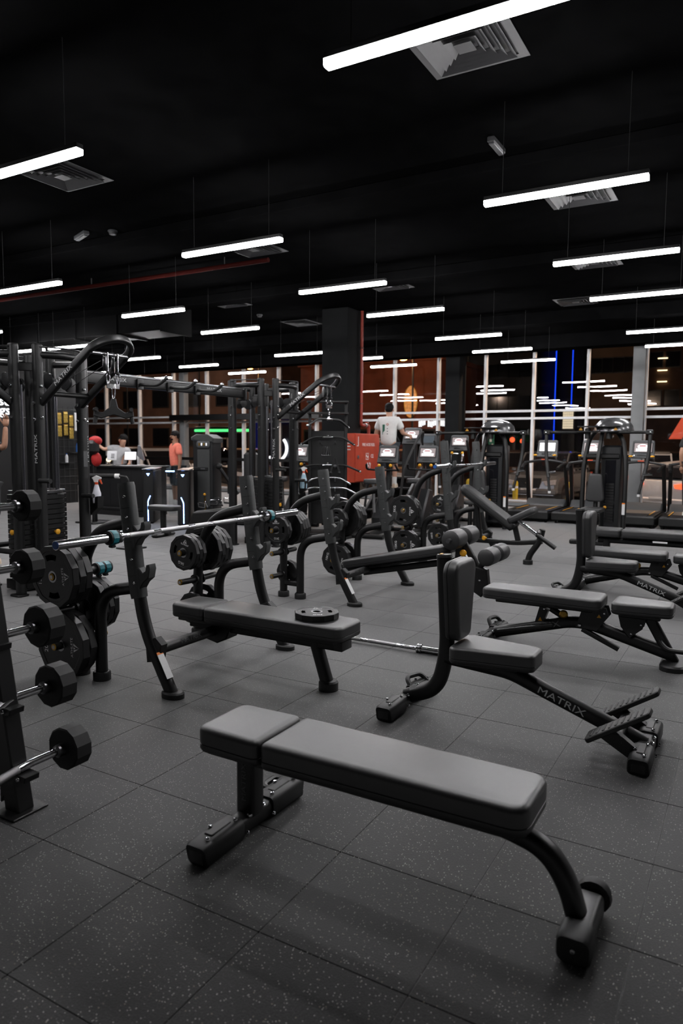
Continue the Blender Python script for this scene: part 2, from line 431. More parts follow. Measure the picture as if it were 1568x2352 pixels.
for a, b in zip(mxs, mxs[1:]):
    n += 1
    w = struct(obj('window_%d' % n, MB().box(((a+b)/2, YW+.06, .12), (b-a-.06, .05, .05), .003), 'alu'))
    for z0, z1 in ((.09, RZ[0]-.03), (RZ[0]+.03, RZ[1]-.03), (RZ[1]+.03, CEIL-.09)):
        obj('pane', MB().box(((a+b)/2, YW+.03, (z0+z1)/2), (b-a-.06, .001, z1-z0)), 'glass', w)
# structural columns
def column(name, x0, x1, y0, y1, m, lab):
    o = obj(name, MB().box(((x0+x1)/2, (y0+y1)/2, CEIL/2), (x1-x0, y1-y0, CEIL-.002), .012), m); tag(o, lab, 'column'); return o
CX0, CX1, CY0, CY1 = -6.86, -6.33, 11.16, 11.68
column('column', CX0, CX1, CY0, CY1, 'column', 'thick dark grey square column behind the red fire hose cabinet')
a = atY(1020, 1000, 16.9).x; b = atY(1052, 1000, 16.9).x
column('column', a, b, 16.9, 17.38, 'column', 'dark grey square column standing against the window wall')
a = atY(1446, 1000, 17.2).x
column('steel_column', a, a+.26, 17.2, 17.42, 'grey_paint', 'light grey steel post against the glass behind the treadmills')
a = atY(412, 1000, 17.2).x
column('steel_column', a, a+.2, 17.2, 17.42, 'grey_paint', 'light grey steel post behind the man in coral shirt')
# dark rail across the left windows
a, b = atY(392, 958, 16.95), atY(735, 960, 16.95)
o = thing('window_rail', 'long black horizontal beam crossing in front of the left windows', 'beam', (0, 0, 0))
obj('beam', MB().box(((a.x+b.x)/2, 16.95, 2.28), (b.x-a.x, .16, .18), .01), 'powder', o)
for q in range(3): obj('bracket', MB().box((a.x+.3+q*(b.x-a.x-.6)/2, 17.2, 2.28), (.06, .42, .06)), 'powder', o)
o = thing('guard_rail', 'low black guard rail in front of the left windows', 'rail', (0, 0, 0))
obj('rail_bar', MB().box((-14.5, 16.7, 1.02), (14, .06, .09), .01), 'powder', o)
for q in range(8): obj('rail_post', MB().box((-21.3+q*1.95, 16.7, .5), (.05, .05, 1.0)), 'powder', o)
# ------------------------------------------------------------------ strip lights
LZ = 3.21; LL = 1.10
def strip():
    t = thing('linear_light', 'slim linear pendant lamp with glowing white diffuser hung from the black ceiling', 'light', (0, 0, LZ), 0, 'linear pendant lamps in rows under the ceiling')
    obj('housing', MB().box((0, 0, .042), (LL, .052, .03), .003), 'powder', t)
    obj('diffuser', MB().prism([(-.026, .027), (-.026, -.002), (-.020, -.008), (.020, -.008), (.026, -.002), (.026, .027)], -LL/2+.002, LL/2-.002, 'yz'), 'glow_white', t)
    for sx in (-.42, .42): obj('suspension_wire', MB().rod((sx, 0, .056), (sx, 0, CEIL-LZ), .0022, 5), 'wire', t)
    return t
LP = [((755, 148), (1300, -5)), ((1115, 472), (1487, 410)), ((422, 592), (647, 550)), ((1272, 608), (1557, 579)), ((0, 676), (132, 650)),
      ((690, 675), (884, 651)), ((284, 730), (421, 711)), ((845, 728), (1017, 711)), ((464, 768), (594, 753)), ((1000, 779), (1150, 771)),
      ((1085, 808), (1220, 804)), ((1152, 832), (1273, 828)), ((850, 843), (957, 840)), ((525, 859), (610, 855)),
      ((411, 844), (502, 839)), ((275, 828), (369, 822))]
mids = []
for a, b in LP:
    m = (atz(*a, LZ)+atz(*b, LZ))/2; mids.append((m.x, m.y))
mids += [(-4.14, 3.07), (-1.24, 9.0), (-1.25, 11.85), (-1.2, 13.6), (-7.75, 11.75), (-7.1, 12.95), (-7.2, 3.25), (-10.9, 5.5), (-10.95, 7.25), (-10.95, 9.0), (-14.2, 12.6), (-14.1, 14.4), (-12.2, 9.0)]
# the rows go on outside the picture
mids += [(-7.1, 1.15), (1.65, 7.1), (1.65, 9.0), (1.65, 11.1), (1.65, 13.2)]
LAMP_AT = ['over the front flat bench and utility bench', 'over the first adjustable bench', 'over the near storage post of the decline bench', 'over the second utility bench', 'over the near cable tower', 'over the far post of the decline bench', 'over the crossover beam between the cable towers', 'over the plates of the incline bench', 'over the far cable tower', 'over the butterfly machine behind the incline bench', 'over the aisle between the bikes and the first treadmill', 'over the first treadmill by the silver car', 'over the glass behind the stair climber', 'by the left windows behind the tall weight machine', 'behind the coral shirt near the glass', 'over the reception counter front', 'over the loaded plates of the flat bench station', 'over the long flat bench', 'over the butterfly machine beside the grey post', 'over the treadmill walker', 'just behind the dark column', 'beyond the red fire pipe near the exercise bikes', 'between the barbell rack and the near cable tower', 'behind the near cable tower towards the partition wall', 'over the passage beside the crossover beam', 'over the low padded seat', 'over the counter end by the left windows', 'in the far corner by the left windows', 'over the wire display rack by the partition wall', 'in the row behind the barbell rack', 'in the row past the utility benches', 'in the row past the long flat bench', 'in the row past the butterfly machine', 'in the last row past the treadmills']
first = None
for k, (x, y) in enumerate(mids):
    if first is None: first = strip(); o = first; o.location = (x, y, LZ)
    else: o = copy_tree(first, None, (x, y, LZ))
    o['label'] = 'glowing white linear pendant lamp ' + LAMP_AT[min(k, len(LAMP_AT)-1)]
# ------------------------------------------------------------------ ceiling vents
def vent():
    t = thing('ceiling_vent', 'square grey louvred air vent set into the black ceiling', 'vent', (0, 0, CEIL), 0, 'square louvred air vents in the ceiling')
    def ring(o, i, z0, z1):
        mb = MB(); a, b = o, i
        vs = [(sx*a, sy*a, z0) for sx, sy in ((-1, -1), (1, -1), (1, 1), (-1, 1))]+[(sx*b, sy*b, z1) for sx, sy in ((-1, -1), (1, -1), (1, 1), (-1, 1))]
        vs += [(x, y, z+.003) for x, y, z in vs]
        fs = []
        for q in range(4):
            r = (q+1) % 4; fs += [(q, q+4, r+4, r), (q+8, r+8, r+12, q+12), (q, r, r+8, q+8), (q+4, q+12, r+12, r+4)]
        return mb.add(vs, fs)
    obj('backing', MB().box((0, 0, -.004), (.56, .56, .004)), 'wallblack', t)
    obj('frame', ring(.31, .255, -.012, -.014), 'vent', t)
    for q, a in enumerate((.25, .20, .15, .10)): obj('louvre', ring(a, a-.035, -.034, -.010), 'vent', t)
    obj('centre_plate', MB().box((0, 0, -.03), (.11, .11, .004)), 'vent', t)
    return t
VP = [(-1.64, 4.30), (-5.55, 4.55), (-1.6, 7.32), (-5.5, 7.33), (-1.95, 9.98), (-4.95, 9.95), (-8.0, 9.9), (-10.5, 10.0), (-7.95, 12.15), (-2.72, 12.5), (-13.6, 10.2), (-8.4, 16.5), (-14.1, 16.3), (-3.1, 16.9)]
VENT_AT = ['beside the lamp over the front flat bench', 'beside the lamp over the flat bench plates', 'behind the lamp over the adjustable bench', 'between the flat bench station and decline bench', 'over the long flat bench', 'over the incline bench', 'above the far cable tower pulleys', 'over the low padded seat', 'in front of the dark column', 'in front of the butterfly machine by the grey post', 'above the reception counter', 'behind the dark column near the glass', 'in the corner by the left windows', 'at the top of the window behind the blue tower']
first = None
for k, (x, y) in enumerate(VP):
    if first is None: first = vent(); o = first; o.location = (x, y, CEIL)
    else: o = copy_tree(first, None, (x, y, CEIL))
    o['label'] = 'square grey louvred ceiling vent ' + VENT_AT[k]
# emergency fittings, smoke detectors
p = atz(1140, 334, CEIL-.03)
t = thing('emergency_light', 'pale slim emergency light box on the black ceiling above the pendant lamps', 'light', (p.x, p.y, CEIL), .0)
obj('case', MB().box((0, 0, -.03), (.06, .30, .05), .01), 'vent', t); obj('lens', MB().box((0, 0, -.058), (.045, .26, .012), .004), 'plastic_grey', t)
p = atz(187, 541, CEIL-.03)
t = thing('emergency_light', 'dim slim emergency light box on the ceiling over the cable tower', 'light', (p.x, p.y, CEIL), 1.2)
obj('case', MB().box((0, 0, -.03), (.07, .33, .05), .01), 'plastic_grey', t); obj('lens', MB().box((0, 0, -.058), (.045, .28, .012), .004), 'plastic_grey', t)
for (x, y) in ((259, 536), (596, 726), (1003, 640)):
    p = atz(x, y, CEIL-.03)
    t = thing('smoke_detector', 'small round grey smoke detector on the black ceiling', 'detector', (p.x, p.y, CEIL), 0, 'smoke detectors on the ceiling')
    obj('base', MB().lathe([(.055, 0), (.055, -.018)][::-1], 14), 'plastic_grey', t); obj('head', MB().lathe([(.02, -.05), (.04, -.045), (.045, -.018)], 14), 'vent', t)
# ------------------------------------------------------------------ benches
def taper_outline(x0, x1, w0, w1, r0, r1, n=4):
    """pad outline along x: half widths w0 at x0, w1 at x1, corner radii r0, r1"""
    o = []
    for cx, cy, r, a in ((x1-r1, w1-r1, r1, 0), (x0+r0, w0-r0, r0, 90), (x0+r0, -w0+r0, r0, 180), (x1-r1, -w1+r1, r1, 270)):
        for i in range(n+1):
            t = math.radians(a+90*i/n); o.append((cx+r*math.cos(t), cy+r*math.sin(t)))
    return o
def cushion(mb, outline, z0, z1, e=.028, M=None):
    h = z1-z0; b = min(.012, h*.2)
    ly = [(b*1.6, z0), (b*.5, z0+b*.4), (0, z0+b*1.2)]
    ly += [(0, z0+h*.32), (.004, z0+h*.34), (0, z0+h*.36)]
    for i in range(7):
        t = i/6*PI/2; ly.append((e*(1-math.cos(t)), z1-e*.75*(1-math.sin(t))))
    return mb.pad(outline, ly, M)
def stab(t, x, half, zc=.045, name='stabilizer', wheel=False, near_tag=True):
    """cross foot along y with plastic end covers and bright bolts"""
    s = obj(name, MB().tube([(x, -half*.55, zc), (x, half*.55, zc)], rrect(.075, .07, .02), up=(1, 0, 0)), 'powder', t)
    for sg in (-1, 1):
        y0, y1 = sg*half*.3, sg*half
        c = MB().tube([(x, y0, zc+.003), (x, sg*half*.36, zc+.003), (x, sg*half*.97, zc), (x, y1, zc-.002)], rrect(.098, .088, .022), up=(1, 0, 0), scale=[.9, 1, 1, .9])
        cv = obj('end_cover', c, 'cap', t)
        obj('cover_ridge', MB().box((x, sg*half*.62, zc+.046), (.035, half*.36, .008), .003), 'cap', cv)
        obj('cap_inset', MB().box((x, y1+sg*.001, zc-.004), (.06, .006, .045), .002), 'powder', cv)
        for yy in (.38, .66, .88): bolt(t, (x+(.02 if yy != .66 else -.028), sg*half*yy, zc+.0475), k=1.0)
        bolt(t, (x+.05, sg*half*.27, zc-.01), (1, 0, 0)); bolt(t, (x+.03, sg*half*.14, zc+.034), (.3, 0, 1), 1.2)
    return s
# flat bench in the foreground
def flat_bench(label, loc):
    t = thing('flat_bench', label, 'bench', loc)
    obj('head_pad', cushion(MB(), taper_outline(-.145, .142, .148, .155, .045, .03), .33, .43), 'vinyl', t)
    obj('seat_pad', cushion(MB(), taper_outline(.153, 1.105, .155, .142, .03, .055), .33, .43), 'vinyl', t)
    obj('pad_board', MB().box((.47, 0, .322), (1.18, .22, .02), .004), 'powder', t)
    fr = fil([(-.05, 0, .298), (.98, 0, .298), (1.13, 0, .262), (1.20, 0, .17), (1.235, 0, .05)], .12)
    obj('frame', MB().tube(fr, rrect(.07, .062, .024), up=(0, 1, 0)), 'powder', t)
    obj('rear_post', MB().tube([(0, 0, .07), (0, 0, .32)], rrect(.075, .085, .015), up=(0, 1, 0)), 'powder', t)
    text('lettering', 'MATRIX', .03, 'print_dim', t, (.0, -.0385, .2), (0, 0, 1), (-1, 0, 0), 1.4)
    stab(t, 0, .31)
    g = MB().tube(fil([(-.03, .2, .05), (-.09, .2, .06), (-.09, .3, .06), (-.03, .3, .05)], .03), circ(.014, 8))
    obj('carry_handle', g, 'powder', t)
    obj('front_foot', MB().tube([(1.245, -.10, .045), (1.245, .12, .045)], rrect(.085, .085, .02), up=(1, 0, 0)), 'powder', t)
    obj('end_cover', MB().tube([(1.245, -.13, .045), (1.245, -.12, .046), (1.245, -.05, .048)], rrect(.1, .094, .025), up=(1, 0, 0), scale=[.9, 1, 1]), 'cap', t)
    w = obj('wheel', MB().lathe([(.03, -.022), (.052, -.018), (.056, 0), (.052, .018), (.03, .022)], 18, TR((1.25, .155, .058)) @ rot_to((0, 1, 0))), 'rubber', t)
    obj('hub', MB().lathe([(.016, -.027), (.018, 0), (.016, .027)], 12, TR((1.25, .155, .058)) @ rot_to((0, 1, 0))), 'powder', w)
    bolt(t, (1.245, -.131, .05), (0, -1, 0))
    return t
flat_bench('flat black padded bench with curved front leg standing alone on the rubber tiles', (-1.62, 2.12, 0))

# upright utility bench with foot plates
def utility_bench(label, loc):
    t = thing('utility_bench', label, 'bench', loc)
    ov = rrect(.062, .085, .03, 4)
    obj('upright', MB().tube(fil([(.215, 0, .885), (.245, 0, .36), (.19, 0, .13), (0, 0, .06)], .16, 8), ov, up=(0, 1, 0)), 'powder', t)
    obj('upright_cap', MB().tube([(.2155, 0, .878), (.2145, 0, .893)], rrect(.068, .09, .03, 4), up=(0, 1, 0), scale=[1, .9]), 'cap', t)
    mk = obj('cap_mark', MB().box((.2, -.005, .895), (.012, .03, .003)), 'yellow', t); mk['label'] = 'small yellow mark on the post cap'
    beam = fil([(.24, 0, .325), (.60, 0, .300), (.72, 0, .255), (1.27, 0, .055)], .1)
    obj('beam', MB().tube(beam, rrect(.07, .078, .03, 4), up=(0, 1, 0)), 'powder', t)
    # back pad: outline in y-z, thickness along +x
    ol = [(y, x) for x, y in taper_outline(.44, .875, .105, .155, .05, .07, 5)]
    Mb = Matrix(((0, 0, 1, .262), (1, 0, 0, 0), (0, 1, 0, 0), (0, 0, 0, 1)))
    obj('back_pad', cushion(MB(), ol[::-1], 0, .085, .03, Mb), 'vinyl', t)
    obj('back_plate', MB().box((.255, 0, .66), (.012, .16, .3), .003), 'powder', t)
    obj('seat_pad', cushion(MB(), taper_outline(.30, .745, .16, .105, .05, .04), .335, .43), 'vinyl', t)
    obj('seat_plate', MB().box((.5, 0, .328), (.3, .14, .014), .003), 'powder', t)
    d = Vector((.55, 0, -.20)).normalized()
    text('lettering', 'MATRIX', .052, 'print', t, Vector((.87, -.0365, .2)), d, (d.z*-1, 0, d.x), 1.35)
    for sg in (-1, 1):
        M = TR((1.165, sg*.165, .185)) @ Matrix.Rotation(-.58, 4, 'Y')
        p = obj('foot_plate', MB().pad(taper_outline(-.165, .165, .062, .055, .02, .02), [(.004, -.012), (0, -.008), (0, .008), (.004, .012)], M), 'cap', t)
        for q in range(9): obj('grip_rib', MB().box((-.13+q*.0325, 0, .0135), (.012, .09, .005), .002, M), 'rubber', p)
        obj('bracket', MB().prism([(1.14, .17), (1.3, .06), (1.22, .04), (1.08, .12)], sg*.165-.02, sg*.165+.02, 'xz'), 'powder', t)
    obj('plate_bar', MB().tube([(1.16, -.19, .12), (1.16, .19, .12)], rrect(.05, .05, .012), up=(1, 0, 0)), 'powder', t)
    stab(t, 0, .29); stab(t, 1.27, .27, name='stabilizer')
    obj('carry_handle', MB().tube(fil([(-.02, .1, .08), (-.06, .13, .12), (-.02, .24, .12), (.03, .24, .08)], .04), circ(.014, 8)), 'powder', t)
    st = obj('warning_label', MB().prism([(.035, .107), (.075, .125), (.075, .150), (.035, .132)], -.034, -.0335, 'xz'), 'print_white', t); st['label'] = 'white rectangular stickers'
    return t
ub = utility_bench('upright utility bench with tall back pad and ribbed foot plates beside the floor bar', (-1.65, 3.62, 0))
copy_tree(ub, None, (-1.62, 6.98, 0), None, 'upright utility bench with tall back pad in front of the butterfly machines')

# adjustable bench lying flat
def adjustable_bench(label, loc):
    t = thing('adjustable_bench', label, 'bench', loc)
    obj('back_pad', cushion(MB(), taper_outline(-.02, .84, .135, .16, .05, .05), .345, .43), 'vinyl', t)
    obj('seat_pad', cushion(MB(), taper_outline(.90, 1.29, .15, .115, .05, .045), .34, .425), 'vinyl', t)
    obj('back_plate', MB().box((.42, 0, .33), (.70, .13, .03), .006), 'powder', t)
    obj('seat_plate', MB().box((1.08, 0, .325), (.26, .12, .03), .006), 'powder', t)
    arch = fil([(.06, 0, .07), (.22, 0, .115), (.62, 0, .225), (.76, 0, .22), (1.30, 0, .075)], .14)
    obj('frame', MB().tube(arch, rrect(.075, .085, .03, 4), up=(0, 1, 0)), 'powder', t)
    d = Vector((.40, 0, .11)).normalized()
    text('lettering', 'MATRIX', .062, 'print_dim', t, Vector((.40, -.0385, .163)), d, (-d.z, 0, d.x), 1.35)
    for sg in (-1, 1):
        obj('link_arm', MB().tube([(.10, sg*.09, .10), (.50, sg*.055, .19)], rrect(.03, .03, .008), up=(0, 1, 0)), 'powder', t)
        obj('hinge_plate', MB().prism([(.70, .34), (.86, .36), (.88, .30), (.80, .19), (.66, .2)], sg*.05-.005, sg*.05+.005, 'xz'), 'powder2', t)
        obj('seat_bracket', MB().prism([(.94, .32), (1.12, .32), (1.10, .24), (1.02, .17), (.96, .24)], sg*.045-.005, sg*.045+.005, 'xz'), 'powder', t)
        bolt(t, (.685, sg*.052, .215), (0, sg, 0), 1.5); bolt(t, (1.09, sg*.052, .27), (0, sg, 0)); bolt(t, (1.03, sg*.052, .20), (0, sg, 0)); bolt(t, (.85, sg*.056, .32), (0, sg, 0)); bolt(t, (.43, sg*.04, .30), (0, sg, 0))
        w = obj('warning_label', MB().prism([(.80, .285), (.83, .285), (.815, .31)], sg*.056-.0005, sg*.056+.0005, 'xz'), 'yellow', t); w['label'] = 'yellow warning triangle'
    obj('support_strut', MB().prism([(.36, .19), (.42, .19), (.47, .33), (.40, .34)], -.03, .03, 'xz'), 'powder', t)
    w = obj('warning_label', MB().prism([(.385, .205), (.415, .205), (.40, .235)], -.032, -.0305, 'xz'), 'yellow', t); w['label'] = 'yellow warning triangle'
    obj('adjust_tube', MB().rod((.44, 0, .315), (.66, 0, .20), .024, 12), 'powder', t)
    obj('piston', MB().rod((.43, -.01, .32), (.47, -.01, .30), .026, 12), 'chrome', t)
    k = obj('adjust_knob', MB().lathe([(.012, 0), (.012, .03), (.028, .034), (.030, .05), (.02, .058)], 14, TR((.565, -.02, .28)) @ rot_to((.2, -1, .1))), 'brass', t); k['label'] = 'brass yellow pull knob'
    obj('lever', MB().tube([(.70, -.03, .185), (.95, -.03, .075)], rrect(.045, .03, .006), up=(0, 1, 0)), 'powder', t)
    obj('seat_post', MB().tube([(1.14, 0, .31), (1.30, 0, .03)], rrect(.06, .07, .015), up=(0, 1, 0)), 'powder', t)
    obj('transport_handle', MB().tube(fil([(1.21, -.03, .17), (1.26, -.09, .13), (1.40, -.09, .13), (1.44, -.09, .17)], .04), circ(.016, 8)), 'powder', t)
    obj('handle_ball', MB().ball((1.445, -.09, .185), .022), 'chrome', t)
    obj('pedestal', MB().pad(rrect(.16, .34, .07, 5), [(.0, 0), (0, .03), (.012, .04)], TR((1.30, 0, 0))), 'cap', t)
    stab(t, .02, .30)
    obj('carry_handle', MB().tube(fil([(-.02, .12, .08), (-.05, .15, .125), (-.02, .26, .125), (.03, .26, .08)], .04), circ(.016, 8)), 'powder', t)
    return t
ab = adjustable_bench('adjustable bench laid flat with split seat and arched frame behind the utility bench', (-1.70, 5.22, 0))
copy_tree(ab, None, (-1.54, 7.77, 0), None, 'adjustable bench laid flat behind the second utility bench')
# long flat bench nearer to the machines
def long_bench(label, loc):
    t = thing('flat_bench', label, 'bench', loc)
    obj('head_pad', cushion(MB(), taper_outline(-.15, .17, .15, .15, .04, .03), .38, .48), 'vinyl', t)
    obj('seat_pad', cushion(MB(), taper_outline(.18, 1.35, .15, .14, .03, .05), .38, .48), 'vinyl', t)
    obj('frame', MB().tube(fil([(-.1, 0, .33), (1.1, 0, .33), (1.3, 0, .05)], .15), rrect(.07, .07, .02), up=(0, 1, 0)), 'powder', t)
    obj('rear_post', MB().tube([(0, 0, .05), (0, 0, .34)], rrect(.08, .08, .015), up=(0, 1, 0)), 'powder', t)
    st = obj('sticker', MB().box((.62, -.151, .36), (.16, .002, .02)), 'print_white', t)
    k = obj('end_knob', MB().lathe([(.012, 0), (.02, .02), (.012, .04)], 12, TR((-.15, 0, .42)) @ rot_to((-1, 0, 0))), 'yellow', t); k['label'] = 'yellow end knob'
    stab(t, 0, .3); stab(t, 1.3, .25)
    return t
p = atz(1368, 1225, .45)
long_bench('long flat black bench with two pads in front of the butterfly machine', (-1.53, 9.25, 0))
# ------------------------------------------------------------------ weight plates and bars
def dodec(r, n=12, ph=0.0): return [(r*math.cos(2*PI*(i+.5)/n+ph), r*math.sin(2*PI*(i+.5)/n+ph)) for i in range(n)]
def slot(R, half, w, a, n=8):
    """grip slot: arc-shaped hole centred at angle a on radius R"""
    o = []
    for i in range(n+1): t = a-half+2*half*i/n; o.append(((R+w)*math.cos(t), (R+w)*math.sin(t)))
    for i in range(n+1): t = a+half-2*half*i/n; o.append(((R-w)*math.cos(t), (R-w)*math.sin(t)))
    return o
PL = {}
SPEC = {20: (.212, .048, '20KG'), 15: (.19, .044, '15KG'), 10: (.168, .038, '10KG'), 5: (.132, .034, '5KG'), 2: (.118, .030, '2.5KG')}
def plate_parts(kg):
    if kg in PL: return PL[kg]
    R, th, s = SPEC[kg]; hole = circ(.026, 20)
    sl = [slot(R*.63, .40, R*.105, PI/2+2*PI*k/2) for k in range(2)]
    body = cut2d('plate_body', [dodec(R*.93), hole]+sl, th, .003, 'plate', 20)
    rim = cut2d('rim', [dodec(R), dodec(R*.86)], th*1.12, .005, 'plate', 20)
    ins = cut2d('hub_ring', [circ(.036, 20), circ(.0255, 20)], th*1.05, .001, 'steel')
    PL[kg] = (body, rim, ins); return PL[kg]
def plate(kg, label, loc, axis='y', spin=0.0, face=-1, group=None, words=True):
    """plate with its axis along y (hung on a peg) or z (lying); face: side that carries the print"""
    R, th, s = SPEC[kg]; b, r, i = plate_parts(kg)
    t = thing('weight_plate', label, 'weight plate', loc, 0, group)
    if axis == 'y': t.rotation_euler = Matrix.Rotation(PI/2*(1 if face < 0 else -1), 3, 'X').to_euler(); t.rotation_mode = 'XYZ'
    q = Matrix.Rotation(spin, 4, 'Z')
    for nm, me in (('plate_body', b), ('rim', r), ('hub_ring', i)):
        o = bpy.data.objects.new(nm, me); COL.objects.link(o); o.parent = t; o.matrix_basis = q
    if words:
        c, sn = math.cos(spin), math.sin(spin)
        def R2(x, y): return (c*x-sn*y, sn*x+c*y, th/2+.0003)
        def D2(x, y): return (c*x-sn*y, sn*x+c*y, 0)
        sz = max(.03, R*.22)
        text('weight_lettering', s, sz, 'print_white', t, R2(-R*.62, 0), D2(0, 1), D2(-1, 0), 1.05, .0004)
        text('brand_lettering', 'ATHLETE' if kg != 2 else 'BMT', R*.13, 'print_white', t, R2(R*.50, 0), D2(0, 1), D2(-1, 0), 1.1, .0004)
        tri = MB()
        a = R*.13
        for p0, p1, p2 in (((-a, -a*.8), (0, a), (-a*.45, -a*.8)), ((a*.1, a*.8), (a, -a*.8), (a*.5, -a*.8)), ((-a*.2, -a*.8), (a*.35, -a*.8), (a*.1, -a*.2))):
            pts = [R2(R*.68+p[1], -p[0]) for p in (p0, p1, p2)]
            tri.add([Vector(p) for p in pts]+[Vector(p)+Vector((0, 0, .0004)) for p in pts], [(0, 1, 2), (5, 4, 3), (0, 3, 4, 1), (1, 4, 5, 2), (2, 5, 3, 0)])
        obj('triangle_logo', tri, 'print_white', t)
    return t
def olympic_bar(label, loc, half=1.1, d=(0, 1, 0)):
    """bar along y with sleeves, collars and knurling"""
    t = thing('barbell', label, 'barbell', loc)
    if d[0]: t.rotation_euler = (0, 0, PI/2)
    sh = half-.43
    obj('shaft', MB().rod((0, -sh, 0), (0, sh, 0), .014, 14), 'chrome', t)
    for a, b in ((-sh+.06, -.42), (-.36, -.12), (-.06, .06), (.12, .36), (.42, sh-.06)): obj('knurling', MB().rod((0, a, 0), (0, b, 0), .0148, 14), 'knurl', t)
    for sg in (-1, 1):
        s = obj('sleeve', MB().rod((0, sg*(sh+.01), 0), (0, sg*half, 0), .025, 18), 'chrome', t)
        obj('collar', MB().lathe([(.026, 0), (.036, .004), (.036, .014), (.028, .017), (.028, .021), (.036, .024), (.036, .036), (.026, .04)], 18, TR((0, sg*sh, 0)) @ rot_to((0, sg, 0))), 'chrome', t)
        e = obj('end_cap', MB().rod((0, sg*half, 0), (0, sg*(half+.003), 0), .021, 18), 'blue_cap', s); e['label'] = 'blue round end cap'
    return t
def clip_collar(label, loc):
    """teal lock-jaw collar about the y axis"""
    t = thing('bar_clip', label, 'bar clip', loc)
    A = rot_to((0, 1, 0))
    for k, y in enumerate((-.032, .020)): obj('rubber_ring', MB().lathe([(.026, 0), (.039, .001), (.039, .012), (.026, .013)], 20, TR((0, y, 0)) @ A), 'rubber', t)
    obj('jaw', MB().lathe([(.026, 0), (.041, .001), (.0425, .02), (.041, .039), (.026, .04)], 10, TR((0, -.020, 0)) @ A), 'teal', t)
    obj('lever', MB().box((.0, 0, -.048), (.03, .03, .016), .004), 'rubber', t)
    return t
# ------------------------------------------------------------------ olympic bench stations
def rack_side(t, sg, hw, hi=False):
    """one side of the rack; sg = -1 near (towards -y), +1 far; origin is between the post feet"""
    y = sg*hw
    def zz(z): return z if not hi or z < .6 else .6+(z-.6)*1.44
    post = fil([(0, y, .015), (-.20, y, .36), (-.255, y, .60), (-.34, y, zz(1.22))], .18, 8)
    obj('post', MB().tube(post, rrect(.062, .078, .028, 4), up=(0, 1, 0)), 'powder', t)
    obj('post_foot', MB().pad(circ(.06, 20), [(0, 0), (0, .028), (.008, .036)], TR((.005, y, 0)) @ Matrix.Diagonal((1.25, .92, 1, 1))), 'cap', t)
    cv = [(-.256, .60), (-.262, .585), (-.245, .565), (-.205, .575), (-.20, .70), (-.25, 1.08), (-.275, 1.235), (-.30, 1.255), (-.355, 1.250), (-.365, 1.225), (-.30, .80)]
    # grey plastic guard sleeved over the upper post
    g = MB().tube([(-.2505, y, .565), (-.258, y, .60), (-.29, y, zz(.84)), (-.3415, y, zz(1.225)), (-.345, y, zz(1.25))], rrect(.082, .098, .03, 4), up=(0, 1, 0), scale=[.95, 1, 1, 1, .92])
    gd = obj('post_guard', g, 'cover', t)
    for z in (.70, .90, 1.10): obj('seam', MB().tube([(-.272-(z-.7)*.133, y, zz(z)-.0015), (-.2724-(z-.7)*.133, y, zz(z)+.0015)], rrect(.0825, .0985, .03, 4), up=(0, 1, 0)), 'powder', gd)
    def xf(z): return -.255-(z-.6)*.1371
    for z in ((.70, .95) if not hi else (.78, 1.03)):
        x = xf(z)+.045; z = zz(z)
        hk = [(x-.01, z-.10), (x+.035, z-.035), (x+.075, z-.005), (x+.088, z+.05), (x+.080, z+.078), (x+.058, z+.072), (x+.050, z+.035), (x+.028, z+.022), (x+.010, z+.04), (x-.012, z+.055)]
        obj('bar_hook', MB().prism(hk, y-.03, y+.03, 'xz', ch=.005), 'cover', t)
    for z in (.66, .80, .98, 1.05, 1.17): bolt(t, (xf(z)+.018, y-.0425, zz(z)), (0, -1, 0), 1.0); 
    # rear leg: up from the floor and over into the post
    rl = fil([(-.60, y*.985, .02), (-.60, y*.985, .56), (-.25, y, .63)], .3, 9)
    obj('rear_leg', MB().tube(rl, rrect(.068, .075, .033, 4), up=(0, 1, 0)), 'powder', t)
    obj('leg_foot', MB().lathe([(.055, 0), (.055, .045), (.048, .055)], 20, TR((-.60, y*.985, 0))), 'cap', t)
    # storage post, further back
    ys = y*.97
    sp = fil([(-.80, ys, .02), (-.80, ys, .60), (-.66, ys, zz(.93)), (-.31, y, zz(1.02))], .28, 9)
    obj('storage_post', MB().tube(sp, rrect(.068, .075, .033, 4), up=(0, 1, 0)), 'powder', t)
    obj('leg_foot', MB().lathe([(.055, 0), (.055, .045), (.048, .055)], 20, TR((-.80, ys, 0))), 'cap', t)
    obj('foot_link', MB().tube([(-.80, ys, .14), (-.60, y*.985, .14)], rrect(.05, .05, .012), up=(0, 0, 1)), 'powder', t)
    for s2 in (-1, 1):
        for x, z in ((-.80, .66), (-.80, .22), (-.80, .44)):
            p = obj('plate_peg', MB().rod((x, ys+s2*.03, z), (x, ys+s2*.20, z+.004), .0235, 16), 'powder2', t)
            obj('peg_flange', MB().rod((x, ys+s2*.030, z), (x, ys+s2*.045, z), .04, 16), 'powder', p)
            e = obj('peg_cap', MB().lathe([(.022, 0), (.022, .004), (.018, .006)], 16, TR((x, ys+s2*.20, z+.004)) @ rot_to((0, s2, 0))), 'brass', p)
            obj('cap_centre', MB().lathe([(.012, 0), (.012, .007)], 12, TR((x, ys+s2*.20, z+.004)) @ rot_to((0, s2, 0))), 'steel', p)
